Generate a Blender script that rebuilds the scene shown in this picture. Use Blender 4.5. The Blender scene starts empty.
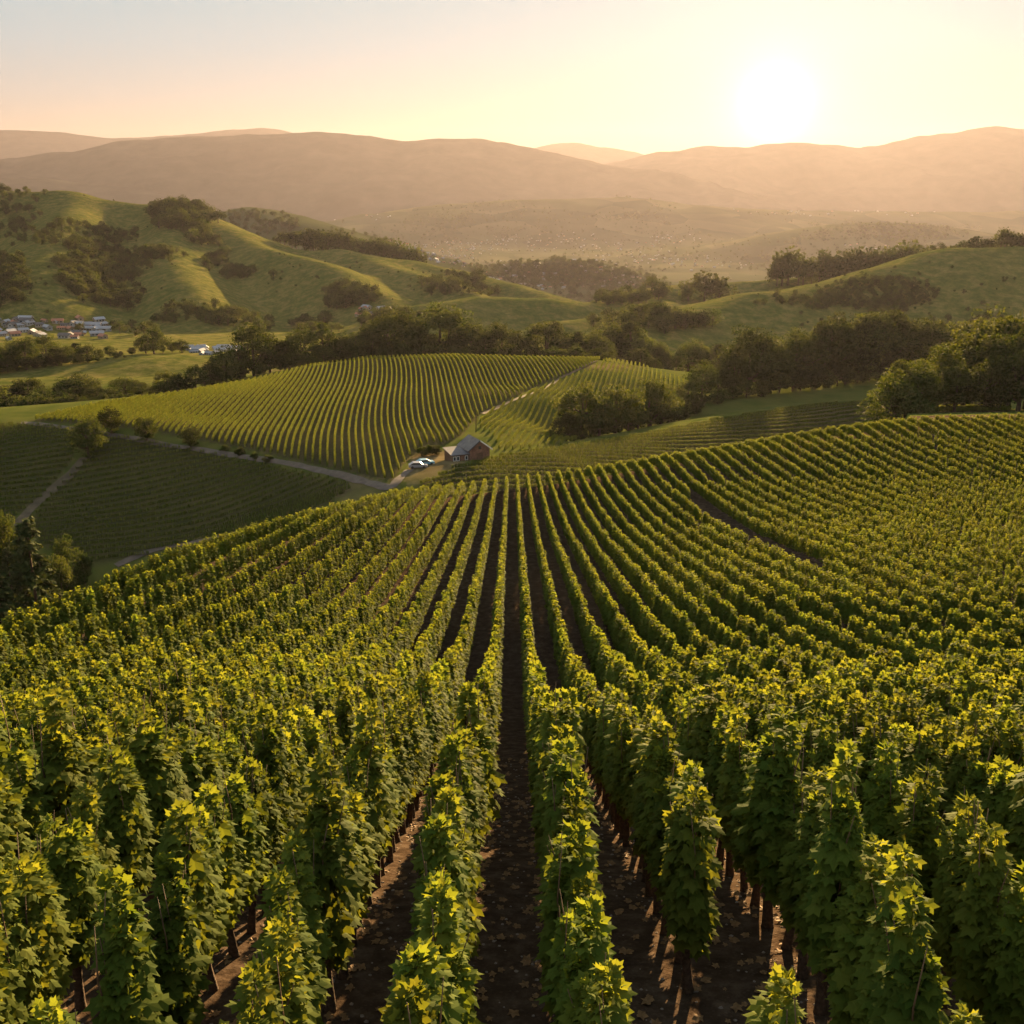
import bpy, math, random
import numpy as np
from mathutils import Vector
rnd = random.Random(7)
rng = np.random.default_rng(7)
R = math.radians
scene = bpy.context.scene
COL = scene.collection

# ------------------------------------------------------------------ camera
F = 1098.0                      # focal length in picture widths / 1024
TH = R(16.6)                    # looking down
ST, CT = math.sin(TH), math.cos(TH)
cam_d = bpy.data.cameras.new("camera")
cam_d.sensor_width = 36.0
cam_d.lens = 36.0 * F / 1024.0
cam_d.clip_start = 0.5
cam_d.clip_end = 90000.0
cam = bpy.data.objects.new("camera", cam_d)
cam.location = (0, 0, 0)
cam.rotation_euler = (math.pi / 2 - TH, 0, 0)
COL.objects.link(cam)
scene.camera = cam

# ------------------------------------------------------------------ sky, sun, exposure
SUN_AZ = R(14.0)                # to the right of the view direction (+Y)
SUN_EL = R(10.0)
SUN_VIS_EL = R(3.7)
world = bpy.data.worlds.new("World")
scene.world = world
world.use_nodes = True
wn, wl = world.node_tree.nodes, world.node_tree.links
for n in list(wn):
    wn.remove(n)
w_out = wn.new("ShaderNodeOutputWorld")
w_bg = wn.new("ShaderNodeBackground")
w_bg.inputs["Strength"].default_value = 0.001
sky = wn.new("ShaderNodeTexSky")
sky.sky_type = 'NISHITA'
sky.sun_disc = False
sky.sun_elevation = SUN_EL
sky.sun_rotation = SUN_AZ
sky.air_density = 1.0
sky.dust_density = 0.6
sky.ozone_density = 1.0
tc = wn.new("ShaderNodeTexCoord")
nrm = wn.new("ShaderNodeVectorMath"); nrm.operation = 'NORMALIZE'
wl.new(tc.outputs["Generated"], nrm.inputs[0])
spx = wn.new("ShaderNodeSeparateXYZ"); wl.new(nrm.outputs[0], spx.inputs[0])
# the evening sky's colour by elevation, laid over the Sky Texture
sr = wn.new("ShaderNodeValToRGB")
SKYRAMP = [(0.0, (.62, .42, .26)), (0.035, (.61, .46, .33)), (0.07, (.53, .50, .46)), (0.11, (.46, .53, .55)), (0.15, (.42, .54, .58)), (0.35, (.58, .66, .70)), (1.0, (.45, .53, .58))]
while len(sr.color_ramp.elements) < len(SKYRAMP): sr.color_ramp.elements.new(0.5)
for e_, (p_, c_) in zip(sr.color_ramp.elements, SKYRAMP): e_.position = p_; e_.color = (*c_, 1)
wl.new(spx.outputs["Z"], sr.inputs[0])
bg2 = wn.new("ShaderNodeBackground"); bg2.inputs["Strength"].default_value = 0.178
wl.new(sr.outputs[0], bg2.inputs["Color"])
wl.new(sky.outputs[0], w_bg.inputs["Color"])
adk = wn.new("ShaderNodeAddShader"); wl.new(w_bg.outputs[0], adk.inputs[0]); wl.new(bg2.outputs[0], adk.inputs[1])
# the sun's own aureole, a narrow and a wide lobe about the sun's direction
sd = Vector((math.sin(R(12.7)) * math.cos(SUN_VIS_EL), math.cos(R(12.7)) * math.cos(SUN_VIS_EL), math.sin(SUN_VIS_EL)))
dot = wn.new("ShaderNodeVectorMath"); dot.operation = 'DOT_PRODUCT'
wl.new(nrm.outputs[0], dot.inputs[0])
dot.inputs[1].default_value = sd
mx = wn.new("ShaderNodeMath"); mx.operation = 'MAXIMUM'; mx.inputs[1].default_value = 0.0
wl.new(dot.outputs["Value"], mx.inputs[0])
prev = adk.outputs[0]
for power, strength, col in ((9000, 0.8, (1.0, 0.9, 0.76)), (1800, 0.12, (1.0, 0.84, 0.6)), (220, 0.025, (1.0, 0.82, 0.62)), (40, 0.006, (1.0, 0.88, 0.76))):
    pw = wn.new("ShaderNodeMath"); pw.operation = 'POWER'; pw.inputs[1].default_value = power
    wl.new(mx.outputs[0], pw.inputs[0])
    ml = wn.new("ShaderNodeMath"); ml.operation = 'MULTIPLY'; ml.inputs[1].default_value = strength
    wl.new(pw.outputs[0], ml.inputs[0])
    bg = wn.new("ShaderNodeBackground"); bg.inputs["Color"].default_value = (*col, 1)
    wl.new(ml.outputs[0], bg.inputs["Strength"])
    ad = wn.new("ShaderNodeAddShader")
    wl.new(prev, ad.inputs[0]); wl.new(bg.outputs[0], ad.inputs[1])
    prev = ad.outputs[0]
wl.new(prev, w_out.inputs["Surface"])

sun_d = bpy.data.lights.new("sun", 'SUN')
sun_d.energy = 5.0
sun_d.angle = R(0.5)
sun_d.color = (1.0, 0.67, 0.32)
sun = bpy.data.objects.new("sun", sun_d)
sv = Vector((math.sin(SUN_AZ) * math.cos(SUN_EL), math.cos(SUN_AZ) * math.cos(SUN_EL), math.sin(SUN_EL)))
sun.rotation_euler = sv.to_track_quat('Z', 'Y').to_euler()
sun.location = sv * 500
COL.objects.link(sun)

scene.view_settings.view_transform = 'Standard'
scene.view_settings.look = 'None'
scene.view_settings.gamma = 1.0
scene.view_settings.exposure = 2.52
HAZE_DENSITY = 2.9e-5
HAZE_ANISO = 0.5
cy = scene.cycles
cy.use_denoising = True
cy.max_bounces = 6
cy.diffuse_bounces = 3
cy.glossy_bounces = 2
cy.transmission_bounces = 4
cy.volume_bounces = 1
cy.use_adaptive_sampling = True
cy.adaptive_threshold = 0.02

# ------------------------------------------------------------------ picture <-> place
def ray(px, py):
    dx = (np.asarray(px, float) - 512) / F
    dy = (512 - np.asarray(py, float)) / F
    return dx, CT + dy * ST, -ST + dy * CT          # per unit of depth

def P3(px, py, D):
    x, y, z = ray(px, py)
    return np.array([x * D, y * D, z * D])

def project(x, y, z):
    D = y * CT - z * ST
    up = y * ST + z * CT
    return 512 + F * x / D, 512 - F * up / D, D

def hash2(ix, iy, seed):
    h = (ix * 374761393 + iy * 668265263 + seed * 974634533) & 0xFFFFFFFF
    h = ((h ^ (h >> 13)) * 1274126177) & 0xFFFFFFFF
    return ((h ^ (h >> 16)) & 0xFFFF) / 65535.0

def noise(x, y, seed=0):
    x = np.asarray(x, float); y = np.asarray(y, float)
    ix = np.floor(x).astype(np.int64); iy = np.floor(y).astype(np.int64)
    fx = x - ix; fy = y - iy
    fx = fx * fx * fx * (fx * (fx * 6 - 15) + 10); fy = fy * fy * fy * (fy * (fy * 6 - 15) + 10)
    a = hash2(ix, iy, seed); b = hash2(ix + 1, iy, seed); c = hash2(ix, iy + 1, seed); d = hash2(ix + 1, iy + 1, seed)
    return (a + (b - a) * fx) * (1 - fy) + (c + (d - c) * fx) * fy - 0.5

def fbm(x, y, seed=0, octv=4):
    s = 0; a = 1.0
    for k in range(octv):
        s = s + a * noise(x * 2 ** k, y * 2 ** k, seed + k * 17)
        a *= 0.5
    return s

def smax(a, b, k):
    h = np.clip(0.5 + 0.5 * (a - b) / k, 0, 1)
    return b + (a - b) * h + k * h * (1 - h)

# ---- the near vineyard hill: canopy tops surveyed as (picture x, picture y, depth), a plate through them
def tps_fit(P, lam=0.004, sc=100.0):
    n = len(P); A = P[:, :2] / sc
    d2 = ((A[:, None] - A[None]) ** 2).sum(-1)
    K = 0.5 * d2 * np.log(d2 + 1e-12) + lam * np.eye(n)
    Q = np.c_[np.ones(n), A]
    M = np.block([[K, Q], [Q.T, np.zeros((3, 3))]])
    return A, np.linalg.solve(M, np.r_[P[:, 2], 0, 0, 0])

def tps_eval(A, S, X, Y, sc=100.0):
    x = X.ravel() / sc; y = Y.ravel() / sc
    out = S[-3] + S[-2] * x + S[-1] * y
    for k in range(len(A)):
        d2 = (x - A[k, 0]) ** 2 + (y - A[k, 1]) ** 2
        out = out + S[k] * 0.5 * d2 * np.log(d2 + 1e-12)
    return out.reshape(X.shape)

CANH = ([25, 55, 66, 74, 85, 97, 112, 130], [3.7, 3.4, 2.8, 2.4, 2.0, 1.7, 1.45, 1.3])      # canopy height by depth
FANW = ([62, 74, 85, 97, 112, 130, 150], [2.0, 1.80, 1.60, 1.34, 1.13, 1.02, 0.98])  # row spacing by depth: the rows draw together
tops = [(3, -8.3), (8, -8.5), (12, -8.6), (16, -8.9), (20, -9.9), (25, -11.8), (30, -13.8), (37, -16.6), (45, -19.3)]
hp = []
for D, z in tops:
    for X in (-22, -8, 8, 22) if D < 30 else (-40, -14, 14, 40):
        hp.append((X, (D + z * ST) / CT, z - 3.7))
for px, py, D in ((515, 640, 62), (515, 600, 72), (515, 560, 83), (515, 520, 96), (515, 478, 112), (240, 640, 61), (790, 640, 62), (1024, 640, 62), (1250, 640, 62), (0, 690, 49), (-150, 720, 46),
                  (1024, 550, 85), (1024, 480, 111), (1024, 420, 135), (860, 425, 130), (780, 438, 126), (680, 455, 120), (600, 468, 116), (850, 500, 102), (850, 590, 74), (690, 540, 90), (1250, 480, 112), (1250, 415, 138), (1250, 560, 84),
                  (400, 490, 105), (300, 515, 92), (200, 545, 80), (100, 590, 68), (0, 628, 58), (-120, 675, 51), (330, 590, 76), (200, 610, 67), (420, 540, 90)):
    p = P3(px, py, D); hp.append((p[0], p[1], p[2] - np.interp(D, *CANH)))
HA, HS = tps_fit(np.array(hp, float), 0.002, 30.0)
crest_px = np.array([-400, -200, 0, 100, 200, 300, 400, 515, 600, 680, 780, 860, 1024, 1300])
crest_D = np.array([45, 49, 58, 68, 80, 92, 105, 112, 116, 120, 126, 130, 135, 142])

def hill_near(X, Y):
    Yq = np.minimum(np.maximum(Y, 2.5), 175); Xq = np.clip(X, -85, 130)
    z = tps_eval(HA, HS, Xq, Yq, 30.0)
    D = Y * CT - z * ST
    px = 512 + F * X / np.maximum(D, 1)
    Yc = (np.interp(px, crest_px, crest_D) + z * ST) / CT
    e = np.maximum(Y - Yc, 0)
    fall = np.where(e < 8, 0.04 * e * e, 0.04 * 64 + 0.64 * (e - 8))
    fall = fall * (1 - 0.72 * np.clip((px - 845) / 70, 0, 1) * np.clip((175 - e) / 40, 0, 1))
    return z - fall + 0.2 * fbm(X / 25, Y / 25, 3, 2)

# ---- the middle ground as a thin plate through surveyed points
MIDP = [(330, 505, 250), (250, 528, 252), (200, 543, 252), (130, 562, 246), (60, 580, 240), (0, 600, 232), (-100, 630, 218),
        (200, 495, 269), (130, 500, 272), (60, 500, 275), (0, 480, 285), (-100, 470, 295),
        (390, 488, 240), (340, 475, 256), (290, 462, 272), (200, 446, 290), (100, 430, 302), (30, 422, 315), (-60, 418, 325),
        (300, 430, 310), (300, 400, 365), (200, 420, 325), (200, 394, 372), (100, 403, 352), (30, 417, 328),
        (250, 381, 425), (370, 385, 395), (370, 359, 470), (450, 357, 470), (520, 356, 465), (600, 361, 455), (670, 380, 440),
        (440, 430, 305), (480, 440, 288), (440, 400, 350), (520, 430, 310), (560, 400, 365), (520, 390, 385), (640, 384, 415),
        (425, 465, 262), (470, 458, 272), (760, 392, 440), (880, 378, 470), (1024, 370, 480), (700, 415, 390), (1150, 370, 480)]
mp = [P3(*p) for p in MIDP]
for px, D, z in ((100, 200, -96), (0, 190, -97), (250, 214, -90), (-100, 178, -96), (590, 338, -78), (630, 356, -80), (680, 385, -80), (0, 430, -88), (0, 560, -95), (120, 430, -82), (200, 560, -94), (370, 560, -90), (520, 560, -91), (650, 560, -92),
                 (800, 540, -92), (1024, 540, -92), (500, 225, -68), (600, 250, -72), (700, 300, -78), (900, 350, -80), (1100, 350, -82)):
    y = (D + z * ST) / CT
    mp.append(np.array([(px - 512) / F * D, y, z]))
mp = np.array(mp)

TA, TS = tps_fit(mp)

def mid(X, Y):
    out = tps_eval(TA, TS, X, Y)
    out = np.clip(out, -140, -58)
    out = out - 0.15 * np.maximum(Y - 560, 0) - 0.3 * np.maximum(190 - Y, 0)
    return out - 0.25 * np.maximum(np.abs(X) - 0.65 * Y, 0)

def ridge(X, Y, pts, slope, rad):
    W = np.array([P3(*p) for p in pts])
    best = np.full(X.shape, -1e9)
    for a, b in zip(W[:-1], W[1:]):
        ab = b[:2] - a[:2]; L2 = (ab ** 2).sum()
        t = np.clip(((X - a[0]) * ab[0] + (Y - a[1]) * ab[1]) / L2, 0, 1)
        d = np.hypot(X - a[0] - t * ab[0], Y - a[1] - t * ab[1])
        z = a[2] + t * (b[2] - a[2]) - slope * (np.sqrt(d * d + rad * rad) - rad)
        best = np.maximum(best, z) if rad < 1 else smax(best, z, rad * 0.03)
    return best

RIDGES = [
    # the strip of vineyard behind the near crest
    ([(432, 478, 244), (455, 466, 252), (512, 453, 272), (562, 448, 290), (637, 436, 320), (712, 421, 350), (792, 408, 380), (880, 401, 400), (1000, 396, 420), (1150, 392, 430)], 0.36, 12),
    # small field on the left
    ([(-160, 392, 520), (-60, 386, 560), (0, 380, 580), (60, 369, 600), (150, 359, 620), (225, 358, 645)], 0.16, 30),
    # the big hill on the left with its spurs
    ([(-200, 200, 1500), (-120, 197, 1500), (0, 192, 1500), (70, 195, 1500), (140, 204, 1480), (180, 213, 1440), (215, 229, 1400), (250, 241, 1360), (290, 251, 1340), (340, 253, 1330), (400, 259, 1300), (450, 269, 1260), (500, 283, 1200), (548, 298, 1150)], 0.55, 45),
    ([(215, 229, 1400), (262, 247, 1250), (320, 263, 1150), (370, 288, 1050), (402, 305, 1000)], 0.50, 22),
    ([(180, 213, 1440), (165, 250, 1200), (185, 285, 1050), (215, 315, 950)], 0.50, 22),
    ([(70, 195, 1500), (60, 230, 1250), (40, 262, 1080), (30, 290, 980)], 0.50, 30),
    ([(340, 253, 1330), (400, 269, 1200), (450, 286, 1100), (485, 300, 1030)], 0.50, 20),
    # the rolling hills on the right
    ([(1200, 262, 900), (1080, 252, 900), (1024, 248, 900), (960, 249, 900), (900, 266, 880), (830, 284, 850), (760, 296, 820), (690, 311, 780), (640, 326, 740), (590, 340, 690)], 0.42, 34),
    ([(1000, 245, 1200), (920, 251, 1150), (860, 268, 1120), (790, 279, 1100), (700, 284, 1100), (640, 291, 1050), (605, 303, 1000)], 0.44, 26),
    ([(760, 296, 820), (700, 304, 880), (640, 313, 860), (560, 322, 800)], 0.46, 18),
    ([(395, 332, 880), (430, 305, 920), (480, 297, 950), (540, 299, 960), (600, 306, 980), (660, 305, 1000)], 0.44, 26),
    # knolls further off
    ([(215, 232, 2300), (250, 208, 2400), (290, 221, 2300), (335, 240, 2200)], 0.30, 60),
    ([(480, 285, 2300), (530, 263, 2350), (565, 258, 2350), (600, 268, 2300), (630, 288, 2250)], 0.30, 70),
    ([(790, 243, 4300), (830, 227, 4400), (870, 222, 4400), (930, 225, 4400), (1000, 240, 4300)], 0.22, 150),
    ([(330, 235, 5000), (400, 212, 5600), (450, 205, 5800), (520, 200, 5900), (620, 197, 6000), (690, 205, 5900), (800, 211, 6200), (1000, 212, 6500), (1200, 208, 6500)], 0.20, 200),
]
fl = np.array([(300, -100), (450, -98), (600, -101), (700, -104), (900, -116), (1500, -165), (2500, -255), (3500, -272), (30000, -300)])

def height(X, Y):
    Y = np.maximum(Y, 2.0)
    RR = np.hypot(X, Y)
    f = np.interp(Y, fl[:, 0], fl[:, 1])
    far = np.clip((RR - 700) / 500, 0, 1)
    f = f + far * (6 * fbm(X / 420, Y / 420, 11, 4))
    m = np.maximum(f, -1e3)
    for pts, s, r in RIDGES[1:]:
        dmin = min(p[2] for p in pts) * 0.35
        q = ridge(X, Y, pts, s, r)
        m = smax(q, m, 0.012 * np.maximum(RR, 200))
    m = m + far * (0.006 * np.minimum(RR, 2500)) * fbm(X / 130, Y / 130, 23, 4) * 0.55
    near = Y < 900
    if near.any():
        xs, ys = X[near], Y[near]
        q = mid(xs, ys)
        q = smax(ridge(xs, ys, RIDGES[0][0], RIDGES[0][1], RIDGES[0][2]), q, 2.0)
        q = smax(q, m[near], 3.0)
        q = smax(hill_near(xs, ys), q, 0.6)
        m[near] = q
    return m

# the ground as one sheet: a fan of fine cells, denser near the camera
NA, NR = 760, 1000
AZ = np.linspace(R(-44), R(44), NA)
LR = np.linspace(math.log(3.0), math.log(16000), NR)
ga, gl = np.meshgrid(AZ, LR)                    # rows: rings
GX = np.exp(gl) * np.sin(ga); GY = np.exp(gl) * np.cos(ga)
GZ = height(GX, GY)

def gz(x, y):
    x = np.asarray(x, float); y = np.asarray(y, float)
    a = (np.arctan2(x, y) - AZ[0]) / (AZ[1] - AZ[0]); l = (np.log(np.maximum(np.hypot(x, y), 3.01)) - LR[0]) / (LR[1] - LR[0])
    a = np.clip(a, 0, NA - 1.001); l = np.clip(l, 0, NR - 1.001)
    ia = a.astype(int); il = l.astype(int); fa = a - ia; fr = l - il
    return (GZ[il, ia] * (1 - fa) + GZ[il, ia + 1] * fa) * (1 - fr) + (GZ[il + 1, ia] * (1 - fa) + GZ[il + 1, ia + 1] * fa) * fr

def pick(px, py, dmin=20.0):
    """where the sight line through a picture point meets the ground"""
    px = np.atleast_1d(np.asarray(px, float)); py = np.atleast_1d(np.asarray(py, float))
    ds = np.exp(np.linspace(math.log(dmin), math.log(12000), 1500))
    out = np.full((len(px), 3), np.nan)
    for k in range(len(px)):
        x, y, z = ray(px[k], py[k])
        g = gz(x * ds, y * ds) - z * ds
        i = np.argmax(g > 0)
        if g[i] > 0:
            j = max(i - 1, 0)
            t = g[j] / (g[j] - g[i] + 1e-9) if i > 0 else 0
            D = ds[j] + (ds[i] - ds[j]) * t
            out[k] = (x * D, y * D, float(gz(x * D, y * D)))
    return out

# ------------------------------------------------------------------ helpers
def mesh_np(name, V, polys, mat=None, smooth=False):
    """V (n,3); polys: list of index arrays, each (m,k)"""
    me = bpy.data.meshes.new(name)
    V = np.asarray(V, np.float32)
    me.vertices.add(len(V)); me.vertices.foreach_set("co", V.ravel())
    idx = np.concatenate([p.ravel() for p in polys]); tot = np.concatenate([np.full(len(p), p.shape[1]) for p in polys])
    st = np.concatenate([[0], np.cumsum(tot)[:-1]])
    me.loops.add(len(idx)); me.loops.foreach_set("vertex_index", idx.astype(np.int32))
    me.polygons.add(len(tot)); me.polygons.foreach_set("loop_start", st.astype(np.int32)); me.polygons.foreach_set("loop_total", tot.astype(np.int32))
    me.polygons.foreach_set("use_smooth", np.full(len(tot), smooth))
    me.update(calc_edges=True)
    if mat: me.materials.append(mat)
    return me

def obj(name, me, parent=None, **kw):
    o = bpy.data.objects.new(name, me)
    COL.objects.link(o)
    if parent: o.parent = parent
    for k, v in kw.items(): o[k] = v
    return o

def thing(name, loc, rotz=0.0, scale=None, **kw):
    o = bpy.data.objects.new(name, None)
    COL.objects.link(o)
    o.location = loc; o.rotation_euler = (0, 0, rotz); o.empty_display_size = 0.5
    if scale is not None: o.scale = (scale, scale, scale) if np.isscalar(scale) else scale
    for k, v in kw.items(): o[k] = v
    return o

class MB:
    """collects shapes of one mesh"""
    def __init__(self): self.v = []; self.f = []
    def add(self, vs, fs):
        b = len(self.v); self.v += [tuple(v) for v in vs]; self.f += [tuple(i + b for i in f) for f in fs]; return self
    def box(self, x0, x1, y0, y1, z0, z1):
        vs = [(x, y, z) for z in (z0, z1) for y in (y0, y1) for x in (x0, x1)]
        return self.add(vs, [(0, 2, 3, 1), (4, 5, 7, 6), (0, 1, 5, 4), (2, 6, 7, 3), (0, 4, 6, 2), (1, 3, 7, 5)])
    def tube(self, pts, rads, n=7):
        pts = [Vector(p) for p in pts]; rings = []
        for i, p in enumerate(pts):
            d = (pts[min(i + 1, len(pts) - 1)] - pts[max(i - 1, 0)]).normalized()
            u = d.orthogonal().normalized() if i == 0 else (u - d * u.dot(d)).normalized()
            w = d.cross(u)
            rings.append([p + (u * math.cos(2 * math.pi * k / n) + w * math.sin(2 * math.pi * k / n)) * rads[i] for k in range(n)])
        vs = [v for r in rings for v in r]; fs = []
        for i in range(len(pts) - 1):
            for k in range(n):
                a = i * n + k; b = i * n + (k + 1) % n
                fs.append((a, b, b + n, a + n))
        fs.append(tuple(range(n))[::-1]); fs.append(tuple((len(pts) - 1) * n + k for k in range(n)))
        return self.add(vs, fs)
    def prism(self, outline, axis, a0, a1):
        """outline of (u,v) extruded along an axis"""
        def p(u, v, a): return {'x': (a, u, v), 'y': (u, a, v), 'z': (u, v, a)}[axis]
        n = len(outline)
        vs = [p(u, v, a0) for u, v in outline] + [p(u, v, a1) for u, v in outline]
        fs = [tuple(range(n))[::-1], tuple(range(n, 2 * n))] + [(k, (k + 1) % n, n + (k + 1) % n, n + k) for k in range(n)]
        return self.add(vs, fs)
    def mesh(self, name, mat, smooth=False):
        import bmesh
        me = bpy.data.meshes.new(name); me.from_pydata(self.v, [], self.f)
        bm = bmesh.new(); bm.from_mesh(me); bmesh.ops.recalc_face_normals(bm, faces=bm.faces); bm.to_mesh(me); bm.free()
        if smooth: me.polygons.foreach_set("use_smooth", [True] * len(me.polygons))
        me.materials.append(mat)
        return me

ORD = "first second third fourth fifth sixth seventh eighth ninth tenth eleventh twelfth thirteenth fourteenth fifteenth sixteenth seventeenth eighteenth nineteenth twentieth".split()
TENS = {2: "twenty", 3: "thirty", 4: "forty", 5: "fifty", 6: "sixty", 7: "seventy", 8: "eighty", 9: "ninety"}
def ordinal(n):
    if n <= 20: return ORD[n - 1]
    if n % 10 == 0: return TENS[n // 10][:-1] + "ieth"
    return TENS[n // 10] + "-" + ORD[n % 10 - 1]

# ------------------------------------------------------------------ materials
def new_mat(name):
    m = bpy.data.materials.new(name); m.use_nodes = True
    nt = m.node_tree
    b = nt.nodes["Principled BSDF"]
    return m, nt, b

def ramp(nt, fac, stops):
    r = nt.nodes.new("ShaderNodeValToRGB")
    el = r.color_ramp.elements
    while len(el) < len(stops): el.new(0.5)
    for e, (p, c) in zip(el, stops): e.position = p; e.color = (*c, 1)
    nt.links.new(fac, r.inputs[0])
    return r.outputs[0]

def tex_noise(nt, vec, scale, detail=4, rough=0.55):
    n = nt.nodes.new("ShaderNodeTexNoise")
    n.inputs["Scale"].default_value = scale; n.inputs["Detail"].default_value = detail; n.inputs["Roughness"].default_value = rough
    nt.links.new(vec, n.inputs["Vector"])
    return n

def mix(nt, fac, a, b, typ='MIX'):
    m = nt.nodes.new("ShaderNodeMix"); m.data_type = 'RGBA'; m.blend_type = typ
    for s, v in ((m.inputs["Factor"], fac), (m.inputs[6], a), (m.inputs[7], b)):
        if hasattr(v, "links") or isinstance(v, bpy.types.NodeSocket): nt.links.new(v, s)
        elif np.isscalar(v): s.default_value = v
        else: s.default_value = (*v, 1)
    return m.outputs[2]

def simple_mat(name, col, rough=0.8, var=0.25, scale=3.0, spec=0.3, bump=0.0, metal=0.0):
    m, nt, b = new_mat(name)
    tcn = nt.nodes.new("ShaderNodeTexCoord")
    n = tex_noise(nt, tcn.outputs["Object"], scale)
    lo = tuple(c * (1 - var) for c in col); hi = tuple(min(1, c * (1 + var)) for c in col)
    nt.links.new(ramp(nt, n.outputs["Fac"], [(0.3, lo), (0.7, hi)]), b.inputs["Base Color"])
    b.inputs["Roughness"].default_value = rough; b.inputs["Specular IOR Level"].default_value = spec; b.inputs["Metallic"].default_value = metal
    if bump:
        bp = nt.nodes.new("ShaderNodeBump"); bp.inputs["Strength"].default_value = bump; bp.inputs["Distance"].default_value = 0.05
        nt.links.new(n.outputs["Fac"], bp.inputs["Height"]); nt.links.new(bp.outputs[0], b.inputs["Normal"])
    return m

def leaf_mat(name, dark, light, trans, tf=0.45, rough=0.5, spec=0.35, vary=0.25):
    m, nt, b = new_mat(name)
    at = nt.nodes.new("ShaderNodeAttribute"); at.attribute_name = "tint"
    oi = nt.nodes.new("ShaderNodeObjectInfo")
    c = ramp(nt, at.outputs["Fac"], [(0.0, dark), (1.0, light)])
    hsv = nt.nodes.new("ShaderNodeHueSaturation")
    mr = nt.nodes.new("ShaderNodeMapRange"); mr.inputs[3].default_value = 1 - vary; mr.inputs[4].default_value = 1 + vary
    nt.links.new(oi.outputs["Random"], mr.inputs[0]); nt.links.new(mr.outputs[0], hsv.inputs["Value"])
    mh = nt.nodes.new("ShaderNodeMapRange"); mh.inputs[3].default_value = 0.487; mh.inputs[4].default_value = 0.508
    mm = nt.nodes.new("ShaderNodeMath"); mm.operation = 'FRACT'
    m7 = nt.nodes.new("ShaderNodeMath"); m7.operation = 'MULTIPLY'; m7.inputs[1].default_value = 7.31
    nt.links.new(oi.outputs["Random"], m7.inputs[0]); nt.links.new(m7.outputs[0], mm.inputs[0]); nt.links.new(mm.outputs[0], mh.inputs[0]); nt.links.new(mh.outputs[0], hsv.inputs["Hue"])
    nt.links.new(c, hsv.inputs["Color"])
    nt.links.new(hsv.outputs[0], b.inputs["Base Color"])
    b.inputs["Roughness"].default_value = rough; b.inputs["Specular IOR Level"].default_value = spec
    tr = nt.nodes.new("ShaderNodeBsdfTranslucent")
    nt.links.new(mix(nt, 1.0, hsv.outputs[0], trans, 'MULTIPLY'), tr.inputs["Color"])
    ms = nt.nodes.new("ShaderNodeMixShader"); ms.inputs[0].default_value = tf
    out = nt.nodes["Material Output"]
    nt.links.new(b.outputs[0], ms.inputs[1]); nt.links.new(tr.outputs[0], ms.inputs[2]); nt.links.new(ms.outputs[0], out.inputs["Surface"])
    return m

M_VINE = leaf_mat("vine_leaf", (0.062, 0.100, 0.016), (0.134, 0.156, 0.026), (2.3, 1.85, 0.7), 0.46, 0.75, 0.03)
M_TREE = leaf_mat("tree_leaf", (0.026, 0.040, 0.011), (0.062, 0.070, 0.017), (1.8, 1.6, 0.7), 0.3, 0.8, 0.03, 0.4)
M_FIR = leaf_mat("fir_needles", (0.03, 0.048, 0.016), (0.07, 0.085, 0.022), (1.5, 1.3, 0.6), 0.2, 0.8, 0.03)
M_BARK = simple_mat("bark", (0.075, 0.048, 0.032), 0.9, 0.5, 14, 0.2, 0.6)

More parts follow.
